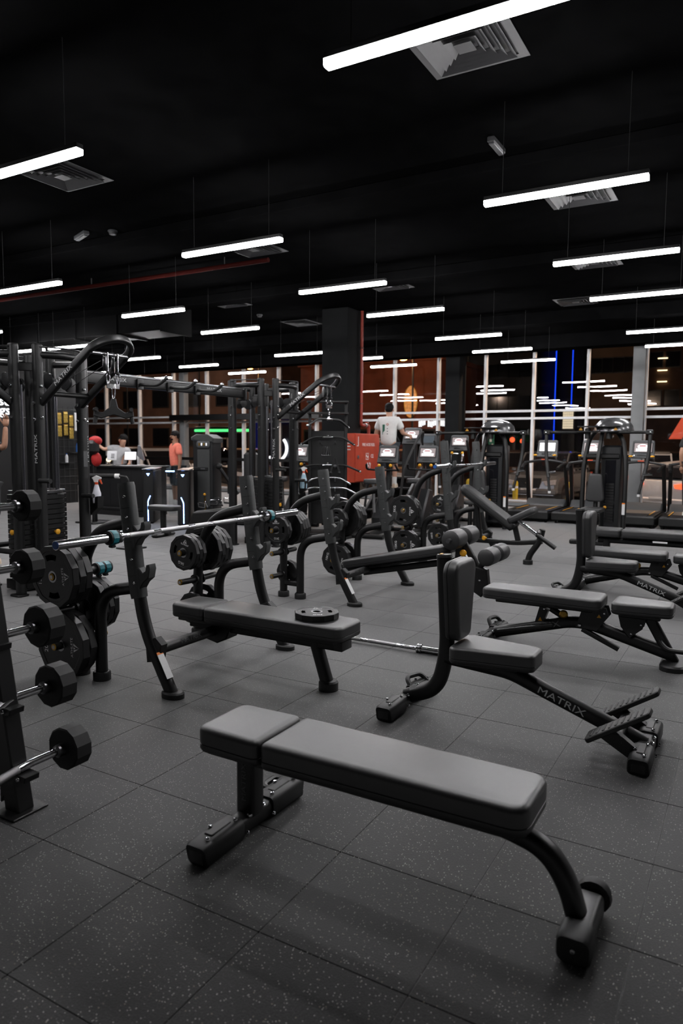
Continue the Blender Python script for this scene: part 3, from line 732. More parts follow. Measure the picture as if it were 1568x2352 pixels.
def olympic_station(label, loc, kind):
    hw = .58
    t = thing('olympic_bench', label, 'bench', loc)
    rack_side(t, -1, hw, kind == 'incline'); rack_side(t, 1, hw, kind == 'incline')
    obj('cross_tube', MB().rod((-.13, -hw, .26), (-.13, hw, .26), .034, 16), 'powder', t)
    for sg in (-1, 1):
        obj('tube_clamp', MB().prism([(-.19, .18), (-.09, .20), (-.07, .30), (-.12, .34), (-.2, .31)], sg*(hw-.015)-.03, sg*(hw-.015)+.03, 'xz', ch=.006), 'powder', t)
    w = obj('warning_label', MB().box((0, 0, 0), (.003, .05, .15)), 'print_white', t)
    w.matrix_basis = TR((-.068, -hw-.012, .165)) @ Matrix.Rotation(-.53, 4, 'Y') @ TR((.032, 0, 0)); w['label'] = 'white instruction label'
    w2 = obj('label_header', MB().box((0, 0, .083), (.003, .05, .016)), 'print_orange', w)
    for q, yy in enumerate((-.30, .28)): text('lettering', 'MATRIX', .04, 'print_dim', t, (-.0985, yy, .275), (0, 1, 0), (-.3, 0, 1), 1.3)
    if kind == 'flat':
        obj('head_pad', cushion(MB(), taper_outline(-.43, -.15, .14, .15, .045, .025), .335, .43), 'vinyl', t)
        obj('seat_pad', cushion(MB(), taper_outline(-.14, .88, .15, .15, .025, .055), .335, .43), 'vinyl', t)
        obj('pad_board', MB().box((.22, 0, .325), (1.2, .23, .022), .004), 'powder', t)
        obj('frame', MB().tube([(-.35, 0, .285), (.80, 0, .285)], rrect(.07, .06, .012), up=(0, 1, 0)), 'powder', t)
        obj('centre_bracket', MB().prism([(-.3, .31), (.02, .31), (-.02, .22), (-.10, .18), (-.20, .2)], -.06, .06, 'xz', ch=.008), 'powder', t)
        obj('front_leg', MB().tube([(.63, 0, .29), (.72, 0, .02)], rrect(.085, .075, .035, 4), up=(0, 1, 0)), 'powder', t)
        obj('front_foot', MB().lathe([(.06, 0), (.06, .05), (.052, .06)], 20, TR((.722, 0, 0))), 'cap', t)
        obj('end_block', MB().box((.82, 0, .295), (.06, .12, .06), .006), 'powder', t)
    return t
oy = 3.62
olympic_station('olympic flat bench station with loaded plate pegs and barbell on its hooks', (-2.89, oy, 0), 'flat')
olympic_bar('chrome olympic barbell resting across the flat bench hooks', (-3.053, oy-.13, .963))
clip_collar('teal bar clip on the barbell sleeve near its blue cap end', (-3.053, oy-.86, .963))
clip_collar('teal bar clip on the barbell sleeve above the far post', (-3.053, oy+.62, .963))
# plates on the first station
XS = -2.89-.80; yn = oy-.58*.97; yf = oy+.58*.97
def stackp(kgs, x, y, z, sgn, lab, grp):
    yy = y+sgn*.05
    for k, kg in enumerate(kgs):
        th = SPEC[kg][1]*1.12; last = k == len(kgs)-1
        plate(kg, lab[k] if isinstance(lab, list) else lab, (x, yy+sgn*th/2, z), 'y', random.uniform(-.3, .3)+(1.57 if kg == 5 else 0), sgn, grp, words=last or kg in (10, 15)); yy += sgn*(th+.001)
stackp([15, 15, 15], XS, yn, .664, -1, ['black fifteen kilo plate against the near storage post of the flat bench', 'black fifteen kilo plate in the middle of the stack under the barbell end', 'outermost fifteen kilo plate under the blue barbell end'], None)
stackp([20, 20], XS, yn, .223, -1, ['inner twenty kilo plate low on the near storage post', 'outer twenty kilo plate low on the near storage post'], None)
stackp([10, 10, 10], XS, yn, .44, 1, 'black plate hung on the inner side of the near storage post', 'plates inside the near storage post')
clip = clip_collar('upper of two spare teal bar clips kept on the inner peg', (XS, yn+.215, .664)); clip.rotation_euler = (0, 0, 0)
clip_collar('second spare teal bar clip kept on the inner peg', (XS, yn+.160, .664))
obj_rod = MB()
stackp([5, 5, 5], XS, yf, .664, -1, ['inner five kilo plate facing the flat bench pad', 'middle five kilo plate facing the flat bench pad', 'outer five kilo plate facing the flat bench pad'], None)
stackp([10, 10, 10, 10], XS, yf, .664, 1, ['ten kilo plate against the far storage post of the flat bench', 'second ten kilo plate from the far storage post of the flat bench', 'third ten kilo plate from the far storage post of the flat bench', 'outermost ten kilo plate on the far storage post of the flat bench'], 'ten kilo plates on the far storage post')
stackp([2], XS, yf, .223, -1, ['small plate low behind the flat bench head pad'], None)
stackp([10], XS, yf, .223, 1, ['ten kilo plate low behind the curved rear leg of the flat bench'], None)
plate(5, 'black plate lying flat on the foot end of the flat bench pad', (-2.27, 3.645, .4305+SPEC[5][1]*.56), 'z', 2.2)
# bar on the floor
olympic_bar('bare chrome straight bar lying on the rubber tiles', (-2.55, 4.63, .026), .95, (1, 0, 0))
# decline station
o2 = olympic_station('olympic decline bench station with rollers and sloping long pad', (-3.13, 6.26, 0), 'decline')
def decline(t):
    M = TR((-.30, 0, .255)) @ Matrix.Rotation(-.215, 4, 'Y')
    obj('long_pad', cushion(MB(), taper_outline(-.10, 1.06, .13, .145, .05, .05), 0, .09, .028, M), 'vinyl', t)
    obj('pad_board', MB().box((.48, 0, -.015), (1.05, .2, .025), .004, M), 'powder', t)
    obj('frame', MB().tube([(-.2, 0, .21), (.82, 0, .42)], rrect(.07, .06, .012), up=(0, 1, 0)), 'powder', t)
    obj('front_leg', MB().tube([(.78, 0, .44), (.82, 0, .02)], rrect(.09, .08, .03, 4), up=(0, 1, 0)), 'powder', t)
    obj('front_foot', MB().lathe([(.06, 0), (.06, .05), (.052, .06)], 20, TR((.82, 0, 0))), 'cap', t)
    for z, x in ((.635, .81),):
        obj('roller_bar', MB().rod((x, -.34, z), (x, .34, z), .02, 12), 'steel', t)
        for sg in (-1, 1): obj('knee_roller', MB().lathe([(.06, 0), (.086, .012), (.09, .03), (.09, .21), (.086, .228), (.06, .24)], 20, TR((x, sg*.165-.12, z)) @ rot_to((0, 1, 0))), 'vinyl', t)
    obj('roller_arm', MB().tube(fil([(.83, 0, .60), (.93, 0, .44), (1.02, 0, .28)], .05), rrect(.045, .06, .012), up=(0, 1, 0)), 'powder', t)
    obj('roller_post', MB().tube([(.79, 0, .38), (.81, 0, .62)], rrect(.07, .07, .015), up=(0, 1, 0)), 'powder', t)
    x, z = 1.13, .50
    obj('roller_arm', MB().tube([(.98, 0, .36), (1.13, 0, .50)], rrect(.04, .05, .012), up=(0, 1, 0)), 'powder', t)
    for sg in (-1, 1): obj('ankle_roller', MB().lathe([(.055, 0), (.076, .012), (.080, .03), (.080, .19), (.076, .21), (.055, .22)], 20, TR((x, sg*.14-.11, z)) @ rot_to((0, 1, 0))), 'vinyl', t)
    obj('adjust_bracket', MB().prism([(.93, .16), (1.03, .10), (1.10, .20), (1.08, .36), (.97, .38)], -.06, .02, 'xz', ch=.01), 'powder', t)
    k = obj('adjust_knob', MB().lathe([(.012, 0), (.012, .03), (.030, .034), (.032, .05), (.02, .058)], 16, TR((.86, -.06, .50)) @ rot_to((.25, -1, .1))), 'yellow', t); k['label'] = 'yellow pull knob'
    bolt(t, (1.02, -.062, .26), (0, -1, 0), 1.4)
decline(o2)
XS2 = -3.13-.80; y2n = 6.26-.58*.97; y2f = 6.26+.58*.97
stackp([5, 5], XS2, y2n, .664, -1, ['inner five kilo plate on the near post of the decline bench', 'outer five kilo plate on the near post of the decline bench'], None)
stackp([10, 10, 10, 10], XS2, y2n, .664, 1, ['black plate against the inner side of the decline bench near post', 'second black plate from the inner side of the decline bench near post', 'third black plate from the inner side of the decline bench near post', 'innermost black plate on the upper peg of the decline bench near post'], 'plates inside the decline bench near post')
stackp([2, 2], XS2, y2n, .223, 1, 'small plate low on the inner peg of the decline bench near post', 'small plates low on the decline bench')
stackp([2, 2], XS2, y2f, .664, -1, ['inner small plate on the far post of the decline bench', 'outer small plate on the far post of the decline bench'], None)
stackp([15, 15, 15, 15], XS2, y2f, .664, 1, ['fifteen kilo plate against the far post of the decline bench', 'second fifteen kilo plate from the far post of the decline bench', 'third fifteen kilo plate from the far post of the decline bench', 'outermost fifteen kilo plate behind the decline bench far post'], 'fifteen kilo plates behind the decline bench')
stackp([10, 10], XS2, y2f, .223, 1, 'ten kilo plate low on the far post of the decline bench', 'low plates behind the decline bench')
stackp([10, 10], XS2, y2f, .223, -1, ['inner low plate with white triangle beside the decline bench pad', 'outer low plate with white triangle beside the decline bench pad'], None)
# incline station
def incline(t):
    M = TR((-.30, 0, .90)) @ Matrix.Rotation(.60, 4, 'Y')
    obj('back_pad', cushion(MB(), taper_outline(-.02, .84, .12, .14, .06, .05), 0, .09, .028, M), 'vinyl', t)
    obj('pad_board', MB().box((.42, 0, -.015), (.8, .18, .025), .004, M), 'powder', t)
    M2 = TR((.36, 0, .50)) @ Matrix.Rotation(-.48, 4, 'Y')
    obj('seat_pad', cushion(MB(), taper_outline(0, .36, .16, .12, .05, .05), 0, .08, .026, M2), 'vinyl', t)
    obj('frame', MB().tube(fil([(-.25, 0, .26), (.45, 0, .26), (.75, 0, .30)], .1), rrect(.07, .06, .012), up=(0, 1, 0)), 'powder', t)
    obj('pad_support', MB().tube([(-.05, 0, .28), (-.12, 0, .80)], rrect(.06, .06, .012), up=(0, 1, 0)), 'powder', t)
    obj('pad_support', MB().tube([(.45, 0, .28), (.40, 0, .48)], rrect(.06, .06, .012), up=(0, 1, 0)), 'powder', t)
    obj('front_leg', MB().tube(fil([(.75, 0, .45), (.72, 0, .30), (.60, 0, .12), (.58, 0, .02)], .1), rrect(.08, .075, .03, 4), up=(0, 1, 0)), 'powder', t)
    obj('front_foot', MB().lathe([(.06, 0), (.06, .05), (.052, .06)], 20, TR((.58, 0, 0))), 'cap', t)
    obj('seat_slide', MB().tube([(.42, 0, .56), (.72, 0, .36)], rrect(.045, .045, .008), up=(0, 1, 0)), 'chrome', t)
    obj('foot_bar', MB().rod((.72, -.15, .40), (.95, -.15, .25), .028, 12), 'powder', t); obj('foot_bar', MB().rod((.72, -.02, .42), (.74, -.16, .40), .03, 12), 'powder', t)
    k = obj('adjust_knob', MB().lathe([(.012, 0), (.012, .03), (.028, .034), (.030, .05), (.02, .058)], 14, TR((.05, -.05, .30)) @ rot_to((-.5, -1, .1))), 'yellow', t); k['label'] = 'yellow pull knob'
o3 = olympic_station('olympic incline bench station with angled back pad near the butterfly machines', (-2.98, 8.87, 0), 'incline')
incline(o3)
olympic_bar('chrome olympic barbell resting on the incline bench hooks', (-3.21, 8.84, 1.234))
XS3 = -2.98-.80; y3n = 8.87-.58*.97; y3f = 8.87+.58*.97
stackp([15, 15, 15], XS3, y3n, .664, -1, ['inner fifteen kilo plate on the near post of the incline bench', 'middle fifteen kilo plate on the near post of the incline bench', 'outer fifteen kilo plate on the near post of the incline bench'], None)
stackp([15, 15], XS3, y3n, .223, -1, ['inner fifteen kilo plate low on the incline bench near post', 'outer fifteen kilo plate low on the incline bench near post'], None)
stackp([5, 5], XS3, y3f, .664, -1, ['inner five kilo plate on the far post of the incline bench', 'outer five kilo plate on the far post of the incline bench'], None)
stackp([10, 10], XS3, y3f, .223, -1, ['inner low plate on the far post of the incline bench', 'outer low plate on the far post of the incline bench'], None)
# ------------------------------------------------------------------ fixed barbells on a leaning rack
heads = [(-2.475, .19), (-2.555, .45), (-2.62, .70), (-2.71, .95), (-2.70, 1.215)]
rk = thing('barbell_rack', 'black leaning barbell rack holding fixed curl bars', 'rack', (-2.50, 1.75, 0))
obj('front_post', MB().tube([(0, 0, .0), (-.27, 0, 1.5)], rrect(.075, .085, .006, 1), up=(0, 1, 0)), 'powder', rk)
obj('front_post', MB().tube([(0, -.75, .0), (-.27, -.75, 1.5)], rrect(.075, .085, .006, 1), up=(0, 1, 0)), 'powder', rk)
for yy in (0, -.75):
    obj('rear_post', MB().tube([(-.75, yy, .0), (-.29, yy, 1.4)], rrect(.075, .075, .006, 1), up=(0, 1, 0)), 'powder', rk)
    obj('foot_plate', MB().box((.005, yy, .006), (.13, .16, .012), .003), 'powder', rk); obj('foot_plate', MB().box((-.75, yy, .006), (.13, .16, .012), .003), 'powder', rk)
obj('cross_bar', MB().tube([(-.045, 0, .12), (-.7, 0, .12)], rrect(.06, .04, .004, 1), up=(0, 0, 1)), 'powder', rk)
obj('cross_bar', MB().tube([(-.25, 0, 1.38), (-.25, -.75, 1.38)], rrect(.06, .04, .004, 1), up=(0, 0, 1)), 'powder', rk)
for q, (x, z) in enumerate(heads):
    for yy in (0, -.75):
        lx = x+2.50
        h = [(-.10, -.16), (-.03, -.06), (.055, -.045), (.06, -.022), (.0, -.020), (-.035, .01), (-.045, .055), (-.075, .06), (-.10, .02)]
        obj('saddle', MB().prism([(lx+a, z+b) for a, b in h], yy-.035, yy+.035, 'xz', ch=.003), 'powder', rk)
        bolt(rk, (lx+.02, yy+.036, z-.035), (0, 1, 0)); bolt(rk, (lx+.02, yy-.036, z-.035), (0, -1, 0))
HEAD = mesh('end_weight', MB().pad(dodec(.092), [(.006, 0), (0, .005), (0, .078), (.006, .083)]), 'rubber', 20)
for q, (x, z) in enumerate(heads):
    ez = q < 3
    t = thing('fixed_barbell', ['fixed curl barbell on the lowest saddle of the leaning rack', 'fixed curl barbell on the second lowest saddle of the rack', 'fixed curl barbell on the middle saddle of the leaning rack', 'fixed barbell on the second highest saddle of the rack', 'fixed barbell on the top saddle of the leaning rack'][q], 'barbell', (x, 1.37, z))
    r = .0165
    w = [(.0, .03), (.035, .055), (.02, .045), (0, 0), (0, 0)][q]
    half = .57
    if ez:
        path = [(0, -half, 0), (0, -.40, 0), (w[0]-.01, -.27, -w[1]), (w[0], -.12, -w[1]*.2), (w[0], .12, -w[1]*.2), (w[0]-.01, .23, -w[1]), (0, .385, 0), (0, half, 0)]
    else: path = [(0, -half, 0), (0, half, 0)]
    obj('shaft', MB().tube(fil(path, .05, 5), circ(r, 14), up=(1, 0, 0)), 'chrome', t)
    if ez: obj('knurling', MB().tube(fil(path[2:6]+[(0, .36, -.004 if w[1] else 0)], .05, 5), circ(r+.0008, 14), up=(1, 0, 0)), 'knurl', t)
    else: obj('knurling', MB().rod((0, -.3, 0), (0, .36, 0), r+.0008, 14), 'knurl', t)
    for sg in (-1, 1):
        o = bpy.data.objects.new('end_weight', HEAD); COL.objects.link(o); o.parent = t
        o.matrix_basis = TR((0, sg*half, 0)) @ rot_to((0, sg, 0)) @ Matrix.Rotation(.12*q, 4, 'Z') @ Matrix.Diagonal((*((1, 1, 1, .85, .74)[q],)*2, (1, 1, 1, .85, .75)[q], 1))
        obj('collar', MB().lathe([(r, 0), (.026, .004), (.028, .03), (.028, .034)], 16, TR((0, sg*(half-.032), 0)) @ rot_to((0, sg, 0))), 'steel', t)
# ------------------------------------------------------------------ cable towers
OVP = rrect(.082, .092, .03, 4)
def carabiner(t, p, k=1.0, name='carabiner', ax=(1, 0, 0)):
    o = obj(name, MB().tube(fil([(0, .014, 0), (0, .017, -.04), (0, .008, -.075), (0, -.008, -.075), (0, -.014, -.04), (0, -.012, 0), (0, .014, 0)], .012, 4), circ(.0045, 8), up=(1, 0, 0)), 'chrome', t)
    o.matrix_basis = TR(p) @ Matrix.Scale(k, 4); return o
def weight_stack(t, x, y, n=17, top=1.0, hot=True):
    """stack of steel plates at x, y with guide rods and yellow selector pin; faces +x"""
    h = .046
    s = obj('stack_base', MB().box((x, y, .06), (.16, .30, .10), .006), 'powder', t)
    for k in range(n): obj('stack_plate', MB().box((x, y, .14+k*(h+.004)), (.11, .26, h), .004), 'powder2', t)
    zt = .14+n*(h+.004)
    obj('head_plate', MB().box((x, y, zt+.0), (.10, .24, .03), .004), 'steel', t)
    for sg in (-1, 1): obj('guide_rod', MB().rod((x, y+sg*.08, .1), (x, y+sg*.08, 2.05), .011, 10), 'rodsteel', t)
    obj('cable', MB().rod((x, y, zt), (x, y, 2.05), .004, 6), 'wire', t)
    k = obj('selector_pin', MB().lathe([(.008, 0), (.008, .03), (.026, .034), (.028, .05), (.016, .058)], 14, TR((x+.056, y, .14+9*(h+.004))) @ rot_to((1, 0, 0))), 'yellow', t); k['label'] = 'yellow selector pin'
def station(t, rz, arm=True, stack=True, zs=0):
    """one side of the tower in its local frame (facing +x), rotated about the tower axis"""
    root = Matrix.Rotation(rz, 4, 'Z'); before = set(t.children)
    def O(*a, **k): return obj(*a, **k)
    for sg in (-1, 1):
        O('upright', MB().tube([(.40, sg*.25, .02), (.40, sg*.25, 2.40)], OVP, up=(1, 0, 0)), 'powder2', t)
        O('upright_cap', MB().tube([(.40, sg*.25, 2.40), (.40, sg*.25, 2.412)], OVP, up=(1, 0, 0), scale=[1, .85]), 'cap', t)
        O('base_plate', MB().pad(rrect(.12, .16, .03), [(0, 0), (0, .014), (.004, .018)], TR((.42, sg*.25, 0))), 'powder', t)
        for z in (2.02, 1.90, 1.72): bolt(t, (.443, sg*.25, z), (1, 0, 0), 1.8)
        bolt(t, (.40, sg*.25-.048, 1.86), (0, -1, 0), 1.8); bolt(t, (.40, sg*.25-.048, 1.70), (0, -1, 0), 1.8)
    text('lettering', 'MATRIX', .055, 'print', t, (.40, -.2972, 1.42), (0, 0, 1), (-1, 0, 0), 1.4)
    bow = [(.40+.11*math.sin(PI*i/10), -.25+.05*i, 2.315) for i in range(11)]
    O('top_bow', MB().tube(bow, circ(.035, 12), up=(0, 0, 1)), 'powder', t)
    O('top_trim', MB().tube([(x+.03, y, 2.385) for x, y, z in bow], rrect(.012, .03, .004), up=(0, 0, 1)), 'powder', t)
    O('lower_tie', MB().rod((.40, -.25, .42), (.40, .25, .42), .028, 10), 'powder', t)
    for q in (-.1, .1):
        O('pulley', MB().lathe([(.02, -.018), (.075, -.014), (.066, 0), (.075, .014), (.02, .018)], 20, TR((.36, q, 2.08)) @ rot_to((0, 1, 0))), 'plastic_dark', t)
    if stack: weight_stack(t, .20, 0)
    if arm:
        d = Vector((.82, 0, .57)).normalized(); L = 1.07
        A = Vector((.36, -.25, 1.82))
        def q(u, y): return Vector((.36, y, 1.82))+d*u
        path = [q(0, -.235), q(L*.55, -.235)]
        for i in range(1, 14):
            a = PI*i/14; path.append(q(L*.80+.225*math.sin(a), -.235*math.cos(a)))
        path += [q(L*.55, .235), q(0, .235)]
        up = d.cross(Vector((0, 1, 0)))
        O('boom', MB().tube(path, rrect(.075, .05, .016, 3), up=tuple(up)), 'powder2', t)
        O('boom_tie', MB().rod(q(.22, -.235), q(.22, .235), .026, 10), 'powder', t)
        O('pulley_axle', MB().rod(q(.90, -.235)-Vector((0, 0, .03)), q(.90, .235)-Vector((0, 0, .03)), .016, 10), 'steel', t)
        text('lettering', 'MATRIX', .06, 'print', t, q(.50, -.262), d, tuple(up*-1 if up.z < 0 else up), 1.35)
        tip = q(.92, 0)
        for sg in (-1, 1):
            O('pulley', MB().lathe([(.02, -.018), (.078, -.014), (.069, 0), (.078, .014), (.02, .018)], 20, TR(tip+Vector((-.03, sg*.05, -.13))) @ rot_to((1, 1, 0))), 'plastic_dark', t)
            O('pulley_swivel', MB().rod(tip+Vector((.02, sg*.06, -.03)), tip+Vector((.02, sg*.06, -.2)), .009, 8), 'chrome', t)
            O('cable_stop', MB().ball(tuple(tip+Vector((.02, sg*.06, -.215))), .018), 'rubber', t)
            O('pulley_cable', MB().rod(tip+Vector((-.08, sg*.05, -.1)), (.36, sg*.1, 2.0), .0035, 6), 'wire', t)
            carabiner(t, tip+Vector((.02, sg*.06, -.23)), 1.25)
        O('link_plate', MB().box(tuple(tip+Vector((.02, 0, -.335))), (.012, .15, .045), .003), 'chrome', t)
        carabiner(t, tip+Vector((.02, 0, -.35)), 1.3)
    for c in set(t.children)-before: c.matrix_basis = root @ c.matrix_basis
    return
def tip_of(c, rz):
    d = Vector((.82, 0, .57)).normalized(); p = Vector((.36, 0, 1.82))+d*.92+Vector((.02, 0, -.45))
    return Vector(c)+Matrix.Rotation(rz, 3, 'Z') @ p
T1, T2 = (-6.35, 4.77, 0), (-6.35, 8.68, 0)
for c, lab in ((T1, 'tall black four-sided cable tower with a pulley boom beside the barbell rack'), (T2, 'tall black four-sided cable tower with a pulley boom behind the decline bench')):
    t = thing('cable_tower', lab, 'gym machine', c)
    station(t, 0); station(t, -PI/2, arm=c is T1); station(t, PI/2, arm=False); station(t, PI, arm=False, stack=False)
    for a in range(4):
        M = Matrix.Rotation(PI/4+a*PI/2, 4, 'Z')
        obj('corner_tie', MB().box((.44, 0, 2.2), (.03, .2, .08), .006, M), 'powder', t)
        obj('corner_tie', MB().box((.44, 0, .10), (.03, .2, .08), .006, M), 'powder', t)
    # adjustable pulley carriage and handles on the front posts
    for z, y in ((1.12, -.25), (.95, .25)): obj('carriage_handle', MB().rod((.44, y-.05, z), (.60, y-.05, z), .022, 12), 'rubber', t)
    obj('bottle_holder', MB().prism([(.44, .92), (.56, .94), (.55, .82), (.44, .74)], .29, .37, 'xz', ch=.004), 'powder', t)
    st = obj('warning_label', MB().box((.442, .25, 1.32), (.002, .05, .16)), 'print_dim', t)
    st = obj('number_tag', MB().box((.443, -.25, .30), (.002, .05, .04)), 'print_white', t)
# crossover beam
b = thing('crossover_beam', 'long black crossover beam with pull-up grips joining the two cable towers', 'beam', (-6.35, 6.72, 2.2))
obj('beam_tube', MB().tube([(0, -1.49, 0), (0, 1.49, 0)], rrect(.14, .08, .015), up=(0, 0, 1)), 'powder2', b)
obj('beam_trim', MB().tube([(.043, -1.5, .05), (.043, 1.5, .05)], rrect(.012, .02, .003), up=(0, 0, 1)), 'steel', b)
for y in (-.55, -.05, .45):
    g = obj('pull_up_grip', MB().tube(fil([(.03, y, -.03), (.34, y, -.05), (.42, y+.05, .03)], .06), circ(.02, 10)), 'rubber', b)
    obj('grip_end', MB().ball((.42, y+.05, .035), .027), 'chrome', g)
    obj('grip_bracket', MB().box((.05, y, -.03), (.03, .10, .12), .006), 'powder', b)
for y in (-.9, .8): text('lettering', 'MATRIX', .06, 'print', b, (.0415, y, 0), (0, 1, 0), (0, 0, 1), 1.4)
for y in (-1.46, 1.46): obj('end_bracket', MB().box((0, y, -.02), (.14, .05, .17), .008), 'powder', b)
# v-grip hanging from tower 1
p = tip_of(T1, 0)
v = thing('row_handle', 'black close-grip row handle hanging from the cable tower boom', 'cable handle', p, .9)
pr = [(-.02, 0), (.02, 0), (.035, -.07), (.09, -.11), (.16, -.10), (.165, -.14), (.10, -.16), (0, -.13), (-.10, -.16), (-.165, -.14), (-.16, -.10), (-.09, -.11), (-.035, -.07)]
obj('yoke', MB().prism([(a*1.1, b_*1.15) for a, b_ in pr], -.024, .024, 'xz', ch=.006), 'rubber', v)
for sg in (-1, 1):
    obj('grip', MB().rod((sg*.155, -.06, -.10), (sg*.165, .07, -.10), .018, 12), 'rubber', v)
    obj('grip', MB().rod((sg*.15, 0, -.11), (sg*.17, 0, -.23), .017, 12, .02), 'rubber', v)
# lat bar hanging from tower 2
p = tip_of(T2, 0)
def lat_bar(name, label, loc, rz, half=.5, drop=.10, m='rubber', ctr=.08):
    t = thing(name, label, 'cable bar', loc, rz)
    obj('bar', MB().tube(fil([(0, -half, -drop), (0, -half*.55, 0), (0, half*.55, 0), (0, half, -drop)], .08), circ(.016, 12), up=(1, 0, 0)), m, t)
    obj('centre_sleeve', MB().rod((0, -ctr, 0), (0, ctr, 0), .018, 12), 'chrome', t)
    obj('eyelet', MB().torus((0, 0, .028), .014, .005, (1, 0, 0), 10, 6), 'chrome', t)
    for sg in (-1, 1): obj('end_knob', MB().ball((0, sg*half, -drop), .02), 'chrome', t)
    return t
lat_bar('lat_pulldown_bar', 'wide black lat bar hanging from the far cable tower boom', (p.x, p.y, p.z-.06), .0, .55, .10)
# ------------------------------------------------------------------ spray bottle on the tower, cloth on the second
def spray_bottle(label, loc, body='bottle_white'):
    t = thing('spray_bottle', label, 'bottle', loc, .6)
    obj('bottle_body', MB().lathe([(.001, 0), (.042, .003), (.044, .10), (.036, .125), (.022, .18), (.014, .20)], 20), body, t)
    obj('collar', MB().lathe([(.017, .19), (.018, .215)], 14), 'orange_red', t)
    obj('spray_head', MB().prism([(-.02, .215), (.015, .215), (.02, .24), (.05, .25), (.05, .265), (.0, .285), (-.045, .262), (-.03, .24)], -.012, .012, 'xz', ch=.003), 'white', t)
    obj('trigger', MB().prism([(.025, .238), (.045, .245), (.06, .20), (.052, .195)], -.006, .006, 'xz'), 'orange_red', t)
    return t
p = Vector(T1)+Vector((.50, .33, .865))
spray_bottle('white spray bottle with red collar in a black holder on the cable tower', p)
p = Vector(T2)+Vector((.50, .33, .865))
s2 = spray_bottle('spray bottle wrapped in a pale blue cloth on the far cable tower', p)
obj('cleaning_cloth', MB().lathe([(.055, -.04), (.060, .02), (.05, .08), (.03, .16), (.02, .18)], 9), 'cloth_blue', s2)
# ------------------------------------------------------------------ accessory stand with hanging bars
p0 = atd(752, 1100, 11.5); ax, ay = p0.x, p0.y
t = thing('accessory_stand', 'tall black perforated stand hung with cable bars in front of the column', 'rack', (ax, ay, 0), YAW)
obj('panel', MB().box((0, .06, .95), (.55, .02, 1.5), .004), 'powder', t)
for sg in (-1, 1): obj('side_post', MB().tube([(sg*.29, .06, 0), (sg*.29, .06, 2.18)], rrect(.05, .05, .008), up=(1, 0, 0)), 'powder', t)
obj('top_shelf', MB().box((0, 0, 2.16), (.66, .22, .03), .004), 'powder', t); obj('top_shelf', MB().box((0, 0, 1.98), (.66, .22, .03), .004), 'powder', t)
obj('base', MB().box((0, 0, .04), (.75, .6, .08), .01), 'powder', t)
for k, z in enumerate((1.52, 1.12, .92, .76, .60)):
    for sg in (-1, 1): obj('hook', MB().tube(fil([(sg*.12, .05, z-.02), (sg*.12, -.09, z-.02), (sg*.12, -.10, z+.02)], .02), circ(.009, 8)), 'steel', t)
B = [('black moulded wide grip hung high on the accessory stand', 1.60, .42, .12, 'rubber'), ('long black bar with chrome middle across the red cabinet', 1.155, .52, .10, 'rubber'),
     ('short chrome and black bar below the long bar on the stand', .955, .36, .10, 'chrome'), ('chrome revolving bar with black grips on the accessory stand', .795, .5, .12, 'chrome'),
     ('chrome bent bar lowest on the accessory stand', .635, .45, .10, 'chrome')]
for lab, z, hf, dr, m in B:
    q = CO + (p0-CO)*1.0
    off = Matrix.Rotation(YAW, 3, 'Z') @ Vector((.0, -.078, 0))
    lat_bar('cable_bar', lab, (ax+off.x, ay+off.y, z), YAW-PI/2, hf, dr, m)
for k, (px, z, lab) in enumerate(((-.02, 1.45, 'chrome stirrup handles hung beside the red cabinet'), (.12, 1.15, 'black rope attachment hung beside the red cabinet'))):
    off = Matrix.Rotation(YAW, 3, 'Z') @ Vector((px, -.13, 0))
    h = thing(('stirrup_set', 'rope_attachment')[k], lab, 'attachment', (ax+off.x, ay+off.y, z), YAW)
    if k == 0:
        for q in range(3):
            obj('stirrup', MB().tube(fil([(-.05+.035*q, -.01*q, 0), (-.07+.03*q, -.01*q, -.14), (.01+.03*q, -.01*q, -.14), (-.01+.03*q, -.01*q, 0)], .02), circ(.006, 8)), 'chrome', h)
    else:
        for sg in (-1, 1):
            obj('strap', MB().tube([(0, 0, .12), (sg*.03, 0, .02), (sg*.07, 0, -.10)], rrect(.012, .03, .003), up=(0, 1, 0)), 'rubber', h)
            obj('strap_end', MB().ball((sg*.07, 0, -.12), .025), 'rubber', h)
        obj('buckle', MB().box((0, 0, 0), (.10, .01, .03), .003), 'steel', h)
# ------------------------------------------------------------------ fire hose cabinet and its pipe
FX0, FX1, FY0, FY1, FZ0, FZ1 = CX1+.001, CX1+.32, CY0-.26, CY0+.66, .82, 1.68
t = thing('fire_hose_cabinet', 'red steel fire hose reel cabinet fixed to the dark column', 'cabinet', (FX0, (FY0+FY1)/2, FZ0))
w, d, h = (FX1-FX0), (FY1-FY0), FZ1-FZ0
obj('body', MB().box((w/2-.008, 0, h/2), (w-.016, d, h), .006), 'red', t)
dr = obj('door', MB().box((w-.008, 0, h/2), (.018, d-.03, h-.03), .004), 'red', t)
x = w+.0015
text('lettering', 'FIRE HOSE REEL', .075, 'print_white', t, (x, .03, h*.77), (0, 1, 0), (0, 0, 1), .92)
text('lettering', 'CE', .09, 'print_white', t, (x, .17, h*.53), (0, 1, 0), (0, 0, 1), 1.0)
em = MB()
for yy, zz, a, c in ((-.02, h*.53, .10, .006), (-.02, h*.53+.055, .10, .006), (-.02, h*.53-.055, .10, .006)): em.box((x, yy, zz), (.001, a, c))
for yy in (-.07, .03, -.025): em.box((x, yy, h*.53), (.001, .006, .11))
em.box((x, -.05, h*.53+.01), (.001, .025, .03)).box((x, .005, h*.53-.01), (.001, .03, .03))
obj('approval_emblem', em, 'print_white', t)
pg = MB().box((x, .0, h*.33), (.001, .03, .12)).box((x, .03, h*.33), (.001, .03, .02))
